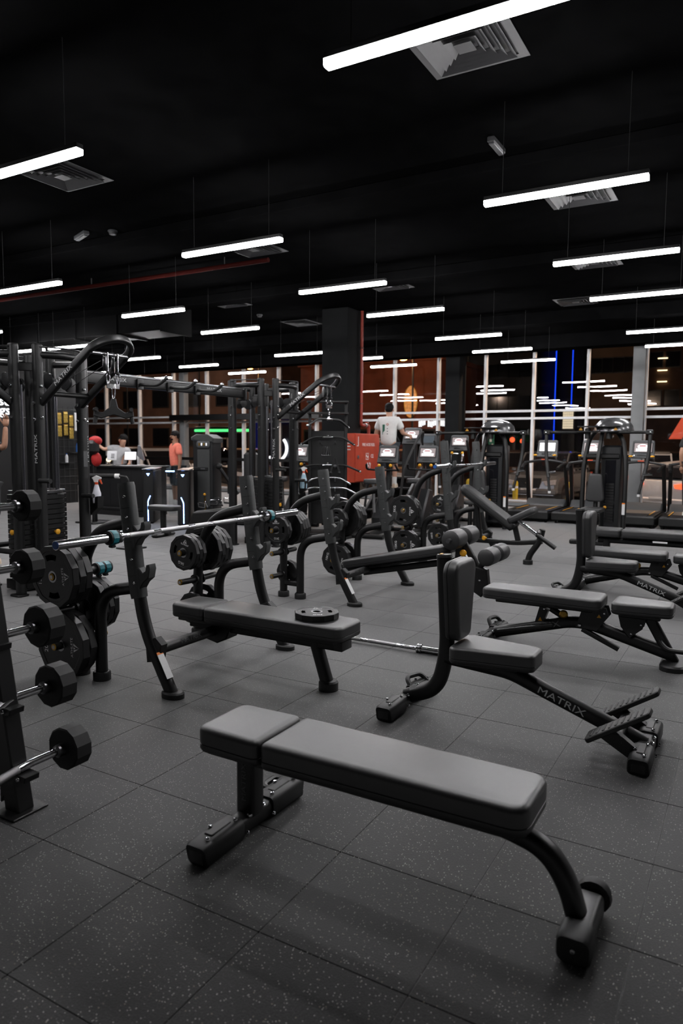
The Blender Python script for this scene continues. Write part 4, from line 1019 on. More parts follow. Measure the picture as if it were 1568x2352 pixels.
for q in range(3): pg.box((x, .085+.008*q, h*.33-.03+.03*q), (.001, .05, .014), 0, None, (.6, 0, 0))
pg.ball((x, .075, h*.33+.045), .02, (.05, 1, 1))
obj('hose_pictogram', pg, 'print_white', t)
lk = obj('latch', MB().lathe([(.034, 0), (.034, .012), (.02, .016)], 18, TR((w+.002, -d/2+.09, h*.52)) @ rot_to((1, 0, 0))), 'chrome', dr)
obj('corner_handle', MB().box((x+.004, -d/2+.10, h*.84), (.008, .012, .16)).box((x+.004, -d/2+.075, h*.84-.08), (.008, .06, .012)), 'print_white', dr)
for z in (.2, .8): obj('hinge', MB().rod((w-.01, d/2, h*z-.03), (w-.01, d/2, h*z+.03), .008, 8), 'red', t)
for q in range(3): obj('louvre', MB().box((w*.5, -d/2-.004, h*(.80-.065*q)), (.13, .012, .016), .004), 'white', t)
obj('fixing_hole', MB().lathe([(.014, 0), (.014, .003), (.009, .003)], 12, TR((w*.5, -d/2-.001, h*.885)) @ rot_to((0, -1, 0))), 'powder', t)
t = thing('fire_pipe', 'vertical red fire water pipe running up the dark column to the cabinet', 'pipe', (CX1+.05, CY1-.08, FZ1))
zt = CEIL-FZ1-.01
obj('riser', MB().tube(fil([(0, 0, zt), (0, 0, .16), (0, .14, .16)], .05, 5), circ(.028, 14)), 'red_pipe', t)
obj('elbow', MB().tube(fil([(0, .14, .16), (0, .30, .16), (.0, .30, .0)], .05, 5), circ(.030, 14)), 'red_pipe', t)
obj('valve', MB().rod((0, .14, .16), (0, .20, .16), .04, 14), 'steel', t)
obj('valve_lever', MB().box((.03, .17, .21), (.02, .12, .015), .003), 'red', t)
for z in (.55, 1.55): obj('pipe_clamp', MB().torus((0, 0, z), .031, .007, (0, 0, 1)).rod((0, 0, z), (-.05, 0, z), .006, 8), 'steel', t)
# ------------------------------------------------------------------ butterfly machines
def pec_machine(label, loc):
    t = thing('butterfly_machine', label, 'gym machine', loc)
    # shroud with the stack behind the user, dome on top
    obj('stack_shroud', MB().box((.12, .62, .80), (.30, .44, 1.40), .03), 'plastic_dark', t)
    obj('stack_window', MB().box((.12, .397, .72), (.16, .004, 1.1), .0), 'car_glass', t)
    for k in range(14): obj('stack_plate', MB().box((.12, .393, .30+k*.045), (.12, .006, .036), .002), 'powder2', t)
    kn = obj('selector_knob', MB().ball((.06, .375, .52), .026), 'yellow', t); kn['label'] = 'yellow round knob'
    dm = [(0.001, .24), (.12, .23), (.22, .19), (.28, .12), (.30, .04), (.30, 0)]
    obj('dome', MB().lathe(dm[::-1], 24, TR((.12, .55, 1.70)) @ Matrix.Diagonal((1, 1.15, 1, 1))), 'dome', t)
    for sx, m in ((-.30, 0), (.34, 0)):
        pth = fil([(sx, .40, .02), (sx, .45, 1.2), (sx*.8, .50, 1.60), (sx*.45, .52, 1.74)], .3, 7)
        obj('frame_tube', MB().tube(pth, rrect(.07, .09, .03, 4), up=(1, 0, 0)), 'powder2', t)
    obj('spine', MB().tube(fil([(-.06, .25, .05), (-.06, .25, 1.2), (-.02, .40, 1.72)], .25, 6), rrect(.06, .09, .02), up=(1, 0, 0)), 'powder2', t)
    obj('base_rail', MB().tube([(-.06, -.35, .05), (-.06, .8, .05)], rrect(.09, .1, .02), up=(1, 0, 0)), 'powder', t)
    obj('base_foot', MB().box((-.06, -.35, .035), (.5, .09, .07), .015), 'powder', t); obj('base_foot', MB().box((.05, .82, .035), (.8, .09, .07), .015), 'powder', t)
    ol = [(a, b) for b, a in taper_outline(.62, 1.06, .14, .10, .06, .05, 4)]
    Mb = Matrix(((1, 0, 0, -.06), (0, 0, -1, .20), (0, 1, 0, 0), (0, 0, 0, 1)))
    obj('back_pad', cushion(MB(), ol[::-1], 0, .08, .028, Mb), 'vinyl', t)
    obj('seat_pad', cushion(MB(), taper_outline(-.20, .17, .16, .16, .05, .05), .47, .54, .025, TR((-.05, -.05, 0)) @ Matrix.Rotation(-PI/2, 4, 'Z')), 'vinyl', t)
    obj('seat_post', MB().tube([(-.06, .0, .05), (-.06, .0, .48)], rrect(.07, .07, .015), up=(1, 0, 0)), 'powder', t)
    lb = obj('warning_label', MB().box((.34, .352, .50), (.045, .002, .17)), 'print_white', t); lb['label'] = 'white instruction label with orange top'
    obj('label_header', MB().box((.34, .351, .593), (.045, .002, .02)), 'print_orange', lb)
    obj('cross_head', MB().box((.0, .42, 1.33), (.50, .12, .08), .015), 'powder', t)
    for sg in (-1, 1):
        px = -.06+sg*.16
        for z in (1.70, 1.78): obj('cam_disc', MB().lathe([(.05, 0), (.16, .004), (.16, .018), (.05, .022)], 22, TR((px, .25, z))), 'plastic_dark', t)
        obj('pivot', MB().lathe([(.045, 0), (.045, .16), (.02, .17)], 14, TR((px, .25, 1.60))), 'powder', t)
        a = obj('arm', MB().rod((px, .25, 1.70), (-.06+sg*.78, .12, 1.70), .024, 12), 'powder2', t)
        obj('arm_joint', MB().box((-.06+sg*.76, .12, 1.70), (.10, .07, .075), .012), 'powder2', a)
        bolt(t, (-.06+sg*.77, .083, 1.695), (0, -1, 0), 2)
        tri = obj('warning_triangle', MB().prism([(px+sg*.10-.03, 1.735), (px+sg*.10+.03, 1.735), (px+sg*.10, 1.79)], .205, .207, 'xz'), 'yellow', t); tri['label'] = 'yellow warning triangle'
        obj('hanging_arm', MB().tube(fil([(-.06+sg*.77, .12, 1.68), (-.06+sg*.76, .10, 1.3), (-.06+sg*.70, .05, .98)], .2), rrect(.045, .055, .018), up=(0, 1, 0)), 'powder2', t)
        h = obj('hand_grip', MB().rod((-.06+sg*.70, .03, .98), (-.06+sg*.66, -.02, .76), .021, 12), 'rubber', t)
        obj('grip_end', MB().lathe([(.024, 0), (.024, .035)], 12, TR((-.06+sg*.66, -.02, .735))), 'white', h)
        obj('grip_ring', MB().lathe([(.024, 0), (.024, .02)], 12, TR((-.06+sg*.70, .03, .97))), 'chrome', h)
        obj('side_grip', MB().rod((-.06+sg*.71, .05, 1.06), (-.06+sg*.71+.12, .03, 1.07), .02, 10), 'chrome', t)
    return t
p = atd(1368, 1100, 11.2); pec_machine('black butterfly chest machine with domed top beside the grey window post', (p.x+.06, p.y-.2, 0))
p = atd(1102, 1100, 12.5); pec_machine('black butterfly chest machine with domed top behind the incline bench', (p.x+.06, p.y-.2, 0))
# ------------------------------------------------------------------ treadmills
def console(t, x, y, z, w=.42, tilt=.35, kind='screen_light', h=None):
    h = h or w*.80
    M = TR((x, y, z)) @ Matrix.Rotation(-tilt, 4, 'X')
    c = obj('console', MB().prism([(-w/2, 0), (w/2, 0), (w*.46, h), (w*.38, h+.02), (-w*.38, h+.02), (-w*.46, h)], -.02, .03, 'xz', M, .008), 'plastic_grey', t)
    obj('bezel', MB().box((0, -.032, h*.60), (w*.84, .004, h*.62), 0, M), 'plastic_dark', c)
    s = obj('screen', MB().box((0, -.0355, h*.60), (w*.74, .003, h*.52), 0, M), kind, c)
    if kind == 'screen_pic':
        obj('screen_picture', MB().ball((-.01, -.0375, h*.66), w*.22, (1, .004, .55), 16, 8, M).box((0, -.0378, h*.47), (w*.6, .002, h*.16), 0, M), 'screen_light', c)
        obj('screen_caption', MB().box((-.01, -.0392, h*.70), (w*.26, .001, h*.06), 0, M), 'screen_red', c)
    obj('button_bar', MB().box((0, -.031, h*.16), (w*.5, .006, h*.10), .002, M), 'plastic_dark', c)
    return c
def treadmill(label, loc, kind):
    t = thing('treadmill', label, 'treadmill', loc)
    obj('deck', MB().box((0, .95, .13), (.86, 1.85, .16), .03), 'powder2', t)
    obj('running_belt', MB().box((0, .80, .214), (.56, 1.50, .012), .003), 'rubber', t)
    obj('motor_hood', MB().prism([(1.42, .20), (1.98, .20), (2.0, .30), (1.60, .36), (1.45, .24)], -.40, .40, 'yz', ch=.02), 'plastic_grey', t)
    obj('rear_cap', MB().box((0, .04, .14), (.86, .10, .17), .025), 'cap', t)
    for sg in (-1, 1):
        obj('side_rail', MB().box((sg*.36, .85, .216), (.12, 1.45, .018), .005), 'powder', t)
        st = obj('side_stripe', MB().box((sg*.30, .85, .2265), (.018, .9, .004)), 'yellow', t); st['label'] = 'yellow stripe along the belt'
        obj('upright', MB().tube(fil([(sg*.42, 1.78, .2), (sg*.40, 1.45, 1.15)], .1), rrect(.07, .12, .02), up=(1, 0, 0)), 'powder', t)
        obj('handrail', MB().tube(fil([(sg*.40, 1.50, 1.12), (sg*.40, 1.18, 1.10), (sg*.36, .95, 1.02)], .12), circ(.032, 10)), 'rubber', t)
        obj('foot', MB().rod((sg*.36, .12, 0), (sg*.36, .12, .07), .025, 10), 'rubber', t); obj('foot', MB().rod((sg*.36, 1.8, 0), (sg*.36, 1.8, .07), .025, 10), 'rubber', t)
        gp = obj('sensor_grip', MB().tube(fil([(sg*.22, 1.42, 1.17), (sg*.22, 1.32, 1.28), (sg*.14, 1.36, 1.31)], .05), circ(.018, 8)), 'chrome', t)
        g = obj('grip_end', MB().ball((sg*.20, 1.33, 1.29), .03, (1.4, 1, .7)), 'yellow', t)
    obj('cross_tray', MB().tube(fil([(-.42, 1.42, 1.13), (0, 1.38, 1.20), (.42, 1.42, 1.13)], .3), rrect(.05, .2, .02), up=(0, 0, 1)), 'plastic_dark', t)
    r = obj('stop_button', MB().box((0, 1.30, 1.20), (.12, .03, .02), .004), 'orange_red', t); r['label'] = 'red stop button'
    console(t, 0, 1.50, 1.25, .44, .3, kind)
    return t
TX = []
for k, (px, kind, lab) in enumerate(((1218, 'screen_light', 'treadmill with blank white screen in front of the silver car'), (1309, 'screen_pic', 'treadmill partly hidden behind the butterfly machine by the grey post'),
                                    (1470, 'screen_pic', 'treadmill with picture screen in front of the white cars'), (1562, 'screen_pic', 'treadmill with a person in black walking on it'))):
    tx = (-3.82, -2.90, -1.93, -1.0)[k]; treadmill(lab, (tx, 13.85, 0), kind); TX.append(tx)
# ------------------------------------------------------------------ exercise bikes and ellipticals
def bike(label, loc, rz, kind, zc=1.30, seat=True):
    t = thing('exercise_bike' if seat else 'elliptical_trainer', label, 'cardio machine', loc, rz)
    obj('floor_frame', MB().tube([(0, -.60, .06), (0, .55, .06)], rrect(.10, .07, .02), up=(1, 0, 0)), 'powder2', t)
    for y in (-.6, .52): obj('cross_foot', MB().tube([(-.27, y, .045), (.27, y, .045)], rrect(.07, .09, .025), up=(0, 0, 1)), 'powder', t)
    obj('drive_housing', MB().prism([(-.20, .12), (.42, .12), (.50, .40), (.36, .72), (.16, .74), (-.05, .50), (-.22, .30)], -.09, .09, 'yz', ch=.03), 'plastic_dark', t)
    for sg in (-1, 1):
        obj('crank', MB().rod((sg*.12, .08, .34), (sg*.13, .0+sg*.10, .20+sg*.08), .014, 8), 'steel', t)
        obj('pedal', MB().box((sg*.19, .0+sg*.10, .20+sg*.08), (.10, .09, .03), .006), 'rubber', t)
    obj('mast', MB().tube(fil([(0, .36, .62), (0, .40, 1.0), (0, .34, zc+.02)], .2), rrect(.07, .09, .02), up=(1, 0, 0)), 'powder2', t)
    if seat:
        obj('seat_post', MB().rod((0, -.30, .40), (0, -.36, .86), .026, 12), 'chrome', t)
        obj('saddle', cushion(MB(), taper_outline(-.14, .15, .13, .06, .06, .04), .86, .94, .025, TR((0, -.36, 0)) @ Matrix.Rotation(PI/2, 4, 'Z')), 'vinyl', t)
    for sg in (-1, 1):
        if seat:
            obj('handlebar', MB().tube(fil([(0, .32, zc-.12), (sg*.22, .30, zc-.12), (sg*.27, .05, zc-.10), (sg*.25, -.02, zc-.02)], .08), circ(.018, 10)), 'rubber', t)
        else:
            obj('swing_arm', MB().tube(fil([(sg*.26, .30, .45), (sg*.26, .22, 1.0), (sg*.24, .02, 1.45), (sg*.22, .0, 1.58)], .2), circ(.022, 10)), 'rubber', t)
            obj('foot_track', MB().tube([(sg*.2, -.6, .2), (sg*.2, .3, .3)], rrect(.05, .06, .01), up=(1, 0, 0)), 'powder', t)
            obj('foot_pedal', MB().box((sg*.2, -.3, .28), (.14, .36, .05), .012), 'rubber', t)
            obj('fixed_grip', MB().tube(fil([(0, .30, zc-.06), (sg*.12, .16, zc-.05), (sg*.10, .12, zc-.20)], .05), circ(.016, 8)), 'chrome', t)
        g = obj('grip_end', MB().ball((sg*.10, .18, zc-.04), .028), 'yellow', t); g['label'] = 'yellow sensor grip'
    console(t, 0, .30, zc, .36, .3, kind)
    return t
for px, py, dep, kind, zc, seat, lab in ((985, 1062, 12.3, 'screen_pic', 1.18, True, 'exercise bike with picture screen just behind the incline bench post'),
        (985, 1030, 15.4, 'screen_dark', 1.43, False, 'elliptical trainer with dark screen behind the first bike'),
        (1056, 1032, 13.6, 'screen_pic', 1.38, False, 'elliptical trainer with picture screen beside the butterfly machine'),
        (893, 1060, 12.0, 'screen_pic', 1.18, True, 'exercise bike partly hidden behind the red cabinet'),
        (691, 1062, 12.6, 'screen_pic', 1.18, True, 'exercise bike with picture screen behind the far cable tower')):
    p = atd(px, 1100, dep); bike(lab, (p.x, p.y-.3, 0), .12, kind, zc, seat)
# stair climber
p = atd(906, 1100, 13.9); SCX, SCY = p.x, p.y
t = thing('stair_climber', 'tall black stair climber with grey side panels and handrails', 'cardio machine', (SCX, SCY, 0), .0)
for sg in (-1, 1):
    obj('side_panel', MB().prism([(-.60, .06), (.75, .06), (.80, .95), (.45, 1.05), (-.55, .25)], sg*.36-.03, sg*.36+.03, 'yz', ch=.01), 'plastic_dark', t)
    sp_ = obj('side_cover', MB().prism([(-.45, .22), (.35, .20), (.60, .80), (.44, .92)], sg*.395-.004, sg*.395+.004, 'yz'), 'plastic_grey', t)
    obj('handrail', MB().tube(fil([(sg*.36, -.55, .30), (sg*.36, -.35, 1.05), (sg*.36, .35, 1.70), (sg*.34, .60, 1.76), (sg*.25, .70, 1.55)], .12), circ(.024, 10)), 'rubber', t)
    obj('rail_post', MB().rod((sg*.36, .62, .95), (sg*.36, .45, 1.72), .022, 10), 'powder2', t)
text('lettering', 'MATRIX', .09, 'print_dim', t, (.4, .18, .48), Vector((0, .5, .48)), (0, -.48, .5), 1.2)
for k in range(4): obj('step', MB().box((0, -.42+k*.25, .24+k*.20), (.62, .27, .045), .01), 'rubber', t)
for k in range(4): obj('riser', MB().box((0, -.30+k*.25, .14+k*.20), (.60, .02, .18)), 'powder', t)
obj('mast', MB().tube([(0, .66, .5), (0, .70, 1.55)], rrect(.3, .12, .03), up=(1, 0, 0)), 'plastic_dark', t)
console(t, .06, .62, 1.50, .40, .3, 'screen_pic')
# ------------------------------------------------------------------ selectorized machine near the desk
p = atz(466, 1203); 
t = thing('selector_machine', 'tall dark selectorized weight machine with rounded top beside the turnstiles', 'gym machine', (p.x, p.y, 0), YAW-.35)
obj('tower_body', MB().box((0, .18, .80), (.42, .34, 1.56), .03), 'plastic_dark', t)
ol = [(-.23, 1.54), (.23, 1.50), (.24, 1.58), (.10, 1.655), (-.12, 1.66), (-.24, 1.60)]
obj('top_cap', MB().prism(ol, -.01, .37, 'xz', ch=.02), 'cover', t)
obj('display', MB().pad(taper_outline(-.14, .14, .06, .06, .05, .05), [(0, 0), (0, .014), (.008, .018)], TR((.03, .0, 1.47)) @ Matrix.Rotation(PI/2, 4, 'X')), 'plastic_grey', t)
for q in range(4): obj('display_icon', MB().box((-.05+q*.05, -.021, 1.47), (.025, .003, .05)), 'screen_light' if q % 2 else 'brass', t)
obj('front_cover', MB().box((.03, -.002, .85), (.26, .02, 1.05), .008), 'cover', t)
obj('name_plate', MB().box((-.02, -.02, 1.02), (.30, .03, .06), .008), 'plastic_dark', t); obj('plate_emblem', MB().box((.03, -.037, 1.02), (.09, .003, .025)), 'steel', t)
text('lettering', 'MATRIX', .09, 'print', t, (-.213, .15, 1.15), (0, 0, 1), (0, 1, 0), 1.3)
pin = obj('selector_pin', MB().ball((.06, -.03, .55), .025), 'yellow', t); pin['label'] = 'yellow selector pin'
for k in range(6): obj('stack_plate', MB().box((.06, -.015, .28+k*.04), (.03, .01, .03)), 'brass', t)
obj('back_pad', MB().box((.75, .5, .95), (.30, .10, .75), .04), 'vinyl', t); obj('pad_post', MB().tube([(.75, .56, .05), (.75, .56, .8)], rrect(.08, .08, .02), up=(1, 0, 0)), 'powder', t)
obj('lever_arm', MB().rod((.30, .1, 1.05), (.60, .25, .55), .03, 10), 'powder', t); obj('lever_head', MB().ball((.29, .1, 1.07), .06), 'rubber', t)
obj('base', MB().box((.35, .3, .05), (1.0, .6, .08), .02), 'powder', t)
# low padded seat in the passage
p = atz(378, 1232)
t = thing('low_seat', 'low black padded seat on a post in front of the turnstiles', 'seat', (p.x, p.y, 0), .15)
obj('seat_pad', cushion(MB(), taper_outline(-.27, .27, .13, .16, .10, .12), .42, .50, .028, TR((0, 0, 0))), 'vinyl', t)
obj('post', MB().tube([(-.02, 0, .03), (-.02, 0, .43)], rrect(.08, .08, .02), up=(1, 0, 0)), 'powder', t)
obj('foot', MB().box((-.02, 0, .03), (.12, .5, .06), .02), 'powder', t); obj('rail', MB().tube([(-.7, 0, .05), (.1, 0, .05)], rrect(.08, .06, .02), up=(0, 1, 0)), 'powder', t)
# low bin with chrome attachments
p = atz(482, 1240)
t = thing('storage_bin', 'low black angled bin piled with chrome attachments', 'bin', (p.x, p.y, 0), YAW)
obj('bin_body', MB().prism([(-.38, .02), (.36, .02), (.36, .50), (-.22, .44)], -.2, .2, 'xz', ch=.015), 'powder', t)
for k, (x, y, z, a) in enumerate(((-.12, 0, .50, .2), (.05, .05, .54, .9), (.18, -.05, .55, -.4), (.26, .08, .57, .6), (-.02, -.09, .52, -.8))):
    q = thing('stirrup_grip', 'chrome cable handle lying in the low black bin', 'attachment', (0, 0, 0), 0, 'chrome handles in the bin')
    q.location = t.location + Matrix.Rotation(YAW, 3, 'Z') @ Vector((x, y, z)); q.rotation_euler = (.3, .1, a)
    obj('bracket', MB().tube(fil([(-.05, 0, .0), (-.06, .0, .08), (.06, 0, .08), (.05, 0, 0)], .02), circ(.006, 6)), 'chrome', q)
    obj('grip', MB().rod((-.055, 0, 0), (.055, 0, 0), .014, 8), 'rubber', q)
t = thing('pulley_block', 'black pulley block lying on top of the bin', 'pulley', (p.x+.05, p.y+.12, .52), .4)
obj('wheel', MB().lathe([(.02, -.015), (.07, -.012), (.062, 0), (.07, .012), (.02, .015)], 18, TR((0, 0, .07)) @ rot_to((0, 1, 0))), 'plastic_dark', t); obj('axle', MB().rod((0, -.03, .07), (0, .03, .07), .012, 8), 'chrome', t)
# ------------------------------------------------------------------ reception
DY = 10.35
a = atY(205, 1082, DY); b = atY(326, 1080, DY)
dx0, dx1 = a.x, b.x
t = thing('reception_desk', 'long black reception counter behind the cable tower', 'desk', ((dx0+dx1)/2, DY+.35, 0))
w = dx1-dx0
obj('front_panel', MB().box((0, -.33, .50), (w, .04, .98), .006), 'desk', t)
obj('counter_top', MB().box((0, 0, 1.0), (w+.06, .78, .04), .008), 'desk', t)
obj('side_panel', MB().box((w/2-.02, 0, .5), (.04, .66, .98)), 'desk', t); obj('side_panel', MB().box((-w/2+.02, 0, .5), (.04, .66, .98)), 'desk', t)
obj('plinth', MB().box((0, -.36, .05), (w, .04, .1), .004), 'dark_metal', t); obj('foot_bar', MB().rod((-w/2, -.42, .16), (w/2, -.42, .16), .02, 10), 'dark_metal', t)
for k in range(4): obj('panel_joint', MB().box((-w/2+w*(k+1)/5, -.351, .55), (.006, .004, .84)), 'powder', t)
CTZ = 1.021
def on_desk(px, dy=0): q = atY(px, 1075, DY+.35+dy); return (q.x, DY+.35+dy, CTZ)
def monitor(label, loc, rz, w=.22, h=.16, m='paper', name='tablet_stand'):
    t = thing(name, label, 'screen', loc, rz)
    obj('stand', MB().tube(fil([(0, .05, .0), (0, .03, .10), (0, 0, .16)], .04), circ(.012, 8)), 'steel', t); obj('stand_base', MB().lathe([(.06, 0), (.06, .01), (.02, .014)], 16), 'steel', t)
    M = TR((0, 0, .20)) @ Matrix.Rotation(-.25, 4, 'X')
    obj('display_case', MB().box((0, 0, 0), (w, .02, h), .006, M), 'white', t); obj('display_face', MB().box((0, -.0115, 0), (w*.94, .002, h*.92), 0, M), m, t)
    return t
monitor('white tablet on a stand on the reception counter', on_desk(300, -.1), YAW, .24, .17, 'screen_light')
m_ = monitor('white notice stand with dark printing beside the staff member', on_desk(258, -.22), YAW, .20, .20, 'paper', 'notice_stand')
for k in range(3): obj('printed_line', MB().box((.03, -.045-.012*k, .23-.035*k), (.07, .003, .016)), 'print_dim', m_)
t = thing('scanner_post', 'white scanner post with slanted dark reader at the counter end', 'scanner', on_desk(318, .1), YAW)
obj('post', MB().box((0, 0, .11), (.045, .05, .22), .008), 'white', t); obj('reader', MB().prism([(-.02, .2), (.10, .1), (.14, .12), (.06, .40), (.0, .42)], -.03, .03, 'xz', ch=.006), 'car_silver', t)
t = thing('paper_stack', 'loose white papers lying on the reception counter', 'papers', on_desk(300, -.2), YAW)
for k in range(4): obj('sheet', MB().box((-.1+.1*k, .02*(k % 2), .003+.004*k), (.21, .15, .003)), 'paper', t)
t = thing('desk_lamp', 'small warm glowing lamp on the reception counter', 'lamp', on_desk(250, .05), 0)
obj('lamp_base', MB().lathe([(.05, 0), (.05, .015), (.012, .02), (.012, .06)], 14), 'dark_metal', t); obj('bulb', MB().lathe([(.012, .06), (.045, .08), (.05, .11), (.03, .15), (.005, .165)], 14), 'glow_warm', t)
# grab tube with white ends in front of the desk (part of a machine)
p0, p1 = atd(200, 1093, 10.0), atd(290, 1095, 10.0)
t = thing('roller_tube', 'black foam tube with white end rings beside the cable tower', 'exercise tube', (p0.x, p0.y, 0))
d = p1-p0; d.z = 0; L = 0.42; u = d.normalized(); zc = p0.z
obj('tube', MB().rod((0, 0, zc), u*L+Vector((0, 0, zc)), .032, 14), 'rubber', t)
for k in (0, 1): obj('end_ring', MB().rod(u*(L*k-.03)+Vector((0, 0, zc)), u*(L*k+.03)+Vector((0, 0, zc)), .034, 14), 'white', t)
obj('support', MB().tube(fil([u*L+Vector((0, 0, zc)), u*(L+.14)+Vector((0, 0, zc)), u*(L+.18)+Vector((0, 0, zc-.2)), u*(L+.18)+Vector((0, 0, .02))], .08), circ(.016, 8)), 'powder', t)
obj('support_foot', MB().box(tuple(u*(L+.18)+Vector((0, 0, .012))), (.3, .3, .024), .006), 'powder', t)
# turnstiles
def turnstile(label, px, py, kink):
    g = atz(px, py)
    t = thing('turnstile', label, 'turnstile', (g.x, g.y, 0), YAW+.12)
    obj('cabinet', MB().box((0, .55, .50), (.20, 1.1, 1.0), .03), 'desk', t)
    obj('lid', MB().box((0, .55, 1.005), (.22, 1.12, .02), .008), 'steel', t)
    l = obj('led_strip', MB().tube(fil([(kink*.035, -.004, .52), (-kink*.01, -.004, .42), (-kink*.01, -.004, .05)], .03), rrect(.014, .008, .003), up=(1, 0, 0)), 'glow_blue', t); l['label'] = 'bright blue light strip'
    a = obj('arrow_light', MB().prism([(-.03, .93), (.03, .93), (0, .885)], -.006, .002, 'xz'), 'glow_blue', t)
    return t
t1 = turnstile('black turnstile with blue light strip at the end of the reception counter', 342, 1203, 1)
obj('top_light', MB().box((.36, .3, .96), (.16, .02, .02)), 'glow_blue', t1)
t2 = turnstile('black turnstile with blue light strip beside the tall weight machine', 421, 1209, -1)
obj('glass_gate', MB().box((.22, .45, .55), (.46, .012, .80), .004), 'glass_clear', t1); obj('glass_gate', MB().box((-.20, .45, .55), (.2, .012, .80), .004), 'glass_clear', t2)
# left wall: sign, shelf with golden packs
def on_wall(px, py): return atX(px, py, XP)
q = on_wall(14, 922); text_o = thing('wall_sign', 'white rounded lettering on the black partition wall', 'sign', (XP, q.y, q.z))
text('lettering', 'su.u', .30, 'glow_sign', text_o, (.012, .08, 0), (0, 1, 0), (0, 0, 1), 1.15, .01)
text('lettering', 'gs.u', .30, 'glow_sign', text_o, (.012, .08, -.20), (0, 1, 0), (0, 0, 1), 1.15, .01)
obj('sign_rail', MB().box((.006, .1, -.34), (.012, .9, .012)), 'steel', text_o)
q = on_wall(142, 945)
t = thing('display_rack', 'black wire display rack on the partition wall hung with golden packs', 'rack', (XP, q.y, 0))
for k in range(12): obj('wire_row', MB().rod((.05, -.45, .3+k*.18), (.05, .45, .3+k*.18), .006, 6), 'wire', t)
for k in range(7): obj('wire_column', MB().rod((.04, -.45+.15*k, .02), (.04, -.45+.15*k, 2.35), .006, 6), 'wire', t)
for k, (y, z) in enumerate(((-.16, 2.05), (-.16, 1.75), (.02, 2.08), (.02, 1.78), (.18, 2.0), (.18, 1.7))):
    o = thing('golden_pack', 'narrow golden snack pack hung on the wire display rack', 'pack', (XP+.10, q.y+y, z), 0, 'golden packs on the wire rack')
    obj('pouch', MB().box((0, 0, 0), (.03, .12, .25), .012), 'gold', o); obj('header', MB().box((0, 0, .135), (.01, .12, .03), .002), 'brass', o)
o = thing('white_pack', 'tall white pack hung beside the golden packs', 'pack', (XP+.10, q.y+.33, 1.98))
obj('pouch', MB().box((0, 0, 0), (.03, .10, .42), .012), 'white', o); obj('header', MB().box((0, 0, .22), (.01, .10, .03), .002), 'paper', o)
for k, (y, z, m, lab) in enumerate(((-.02, 1.0, 'paper', 'clear water bottle on a shelf of the wire rack'), (.3, 1.25, 'blue_cap', 'blue bottle on a shelf of the wire rack'))):
    o = thing('bottle', lab, 'bottle', (XP+.15, q.y+y, z), 0)
    obj('bottle_body', MB().lathe([(.001, 0), (.035, .004), (.036, .14), (.03, .17), (.014, .20)], 14), m, o); obj('bottle_cap', MB().lathe([(.015, .20), (.015, .225)], 10), 'blue_cap', o)
    obj('bottle_shelf', MB().box((.12, y, z-.008), (.16, .4, .012)), 'wire', t)
# wall pads / red bag near the staff member
p = atd(214, 1040, 13.2)
t = thing('punch_bag', 'red gloves bag hanging on a black post beside the tower', 'bag', (p.x, p.y, 0))
obj('stand_post', MB().tube([(0, 0, .02), (0, 0, 1.62)], rrect(.08, .08, .02), up=(1, 0, 0)), 'powder', t)
obj('stand_base', MB().box((0, 0, .015), (.5, .5, .03), .01), 'powder', t)
obj('black_cover', MB().box((.02, -.06, 1.40), (.30, .18, .26), .06), 'rubber', t)
obj('red_bag', MB().ball((.06, .0, 1.52), .13, (1.2, .7, .7)).ball((.08, .0, 1.18), .12, (.9, .7, 1.1)), 'red_cloth', t)
# ------------------------------------------------------------------ people
def skin_mesh(name, pts, edges, radii, m, sub=2):
    me = bpy.data.meshes.new(name); me.from_pydata([Vector(p) for p in pts], edges, []); o = bpy.data.objects.new(name, me); COL.objects.link(o)
    sk = o.modifiers.new('Skin', 'SKIN'); sk.use_smooth_shade = True
    ss = o.modifiers.new('Subdivision', 'SUBSURF'); ss.levels = sub; ss.render_levels = sub
    d = me.skin_vertices[0].data
    for i, r in enumerate(radii): d[i].radius = r if isinstance(r, tuple) else (r, r); d[i].use_root = (i == 0)
    r = to_mesh(o, name, m); r.shade_smooth(); return r
def hand_geo(mb, wrist, tip_dir, palm_n, k=1.0):
    """palm with four unequal bent fingers and a thumb"""
    d = Vector(tip_dir).normalized(); n = Vector(palm_n); n = (n-d*n.dot(d)).normalized(); s = d.cross(n)
    w = Vector(wrist)
    mb.tube([w, w+d*.03*k, w+d*.085*k], [(a*1.0, b) for a, b in rrect(.075*k, .03*k, .012*k, 2)], up=tuple(s), scale=[.7, 1, 1])
    for i, (off, L) in enumerate(((-.028, .062), (-.010, .075), (.010, .07), (.027, .052))):
        b = w+d*.082*k+s*off*k
        mb.tube([b, b+d*L*.45*k+n*.006*k, b+d*L*.75*k+n*.022*k, b+d*L*.85*k+n*.038*k], circ(.0085*k, 6), up=tuple(s), scale=[1, 1, .9, .6])
    b = w+d*.03*k-s*.034*k
    mb.tube([b, b+d*.03*k-s*.022*k+n*.01*k, b+d*.062*k-s*.024*k+n*.024*k], circ(.0105*k, 6), up=tuple(s), scale=[1, 1, .65])
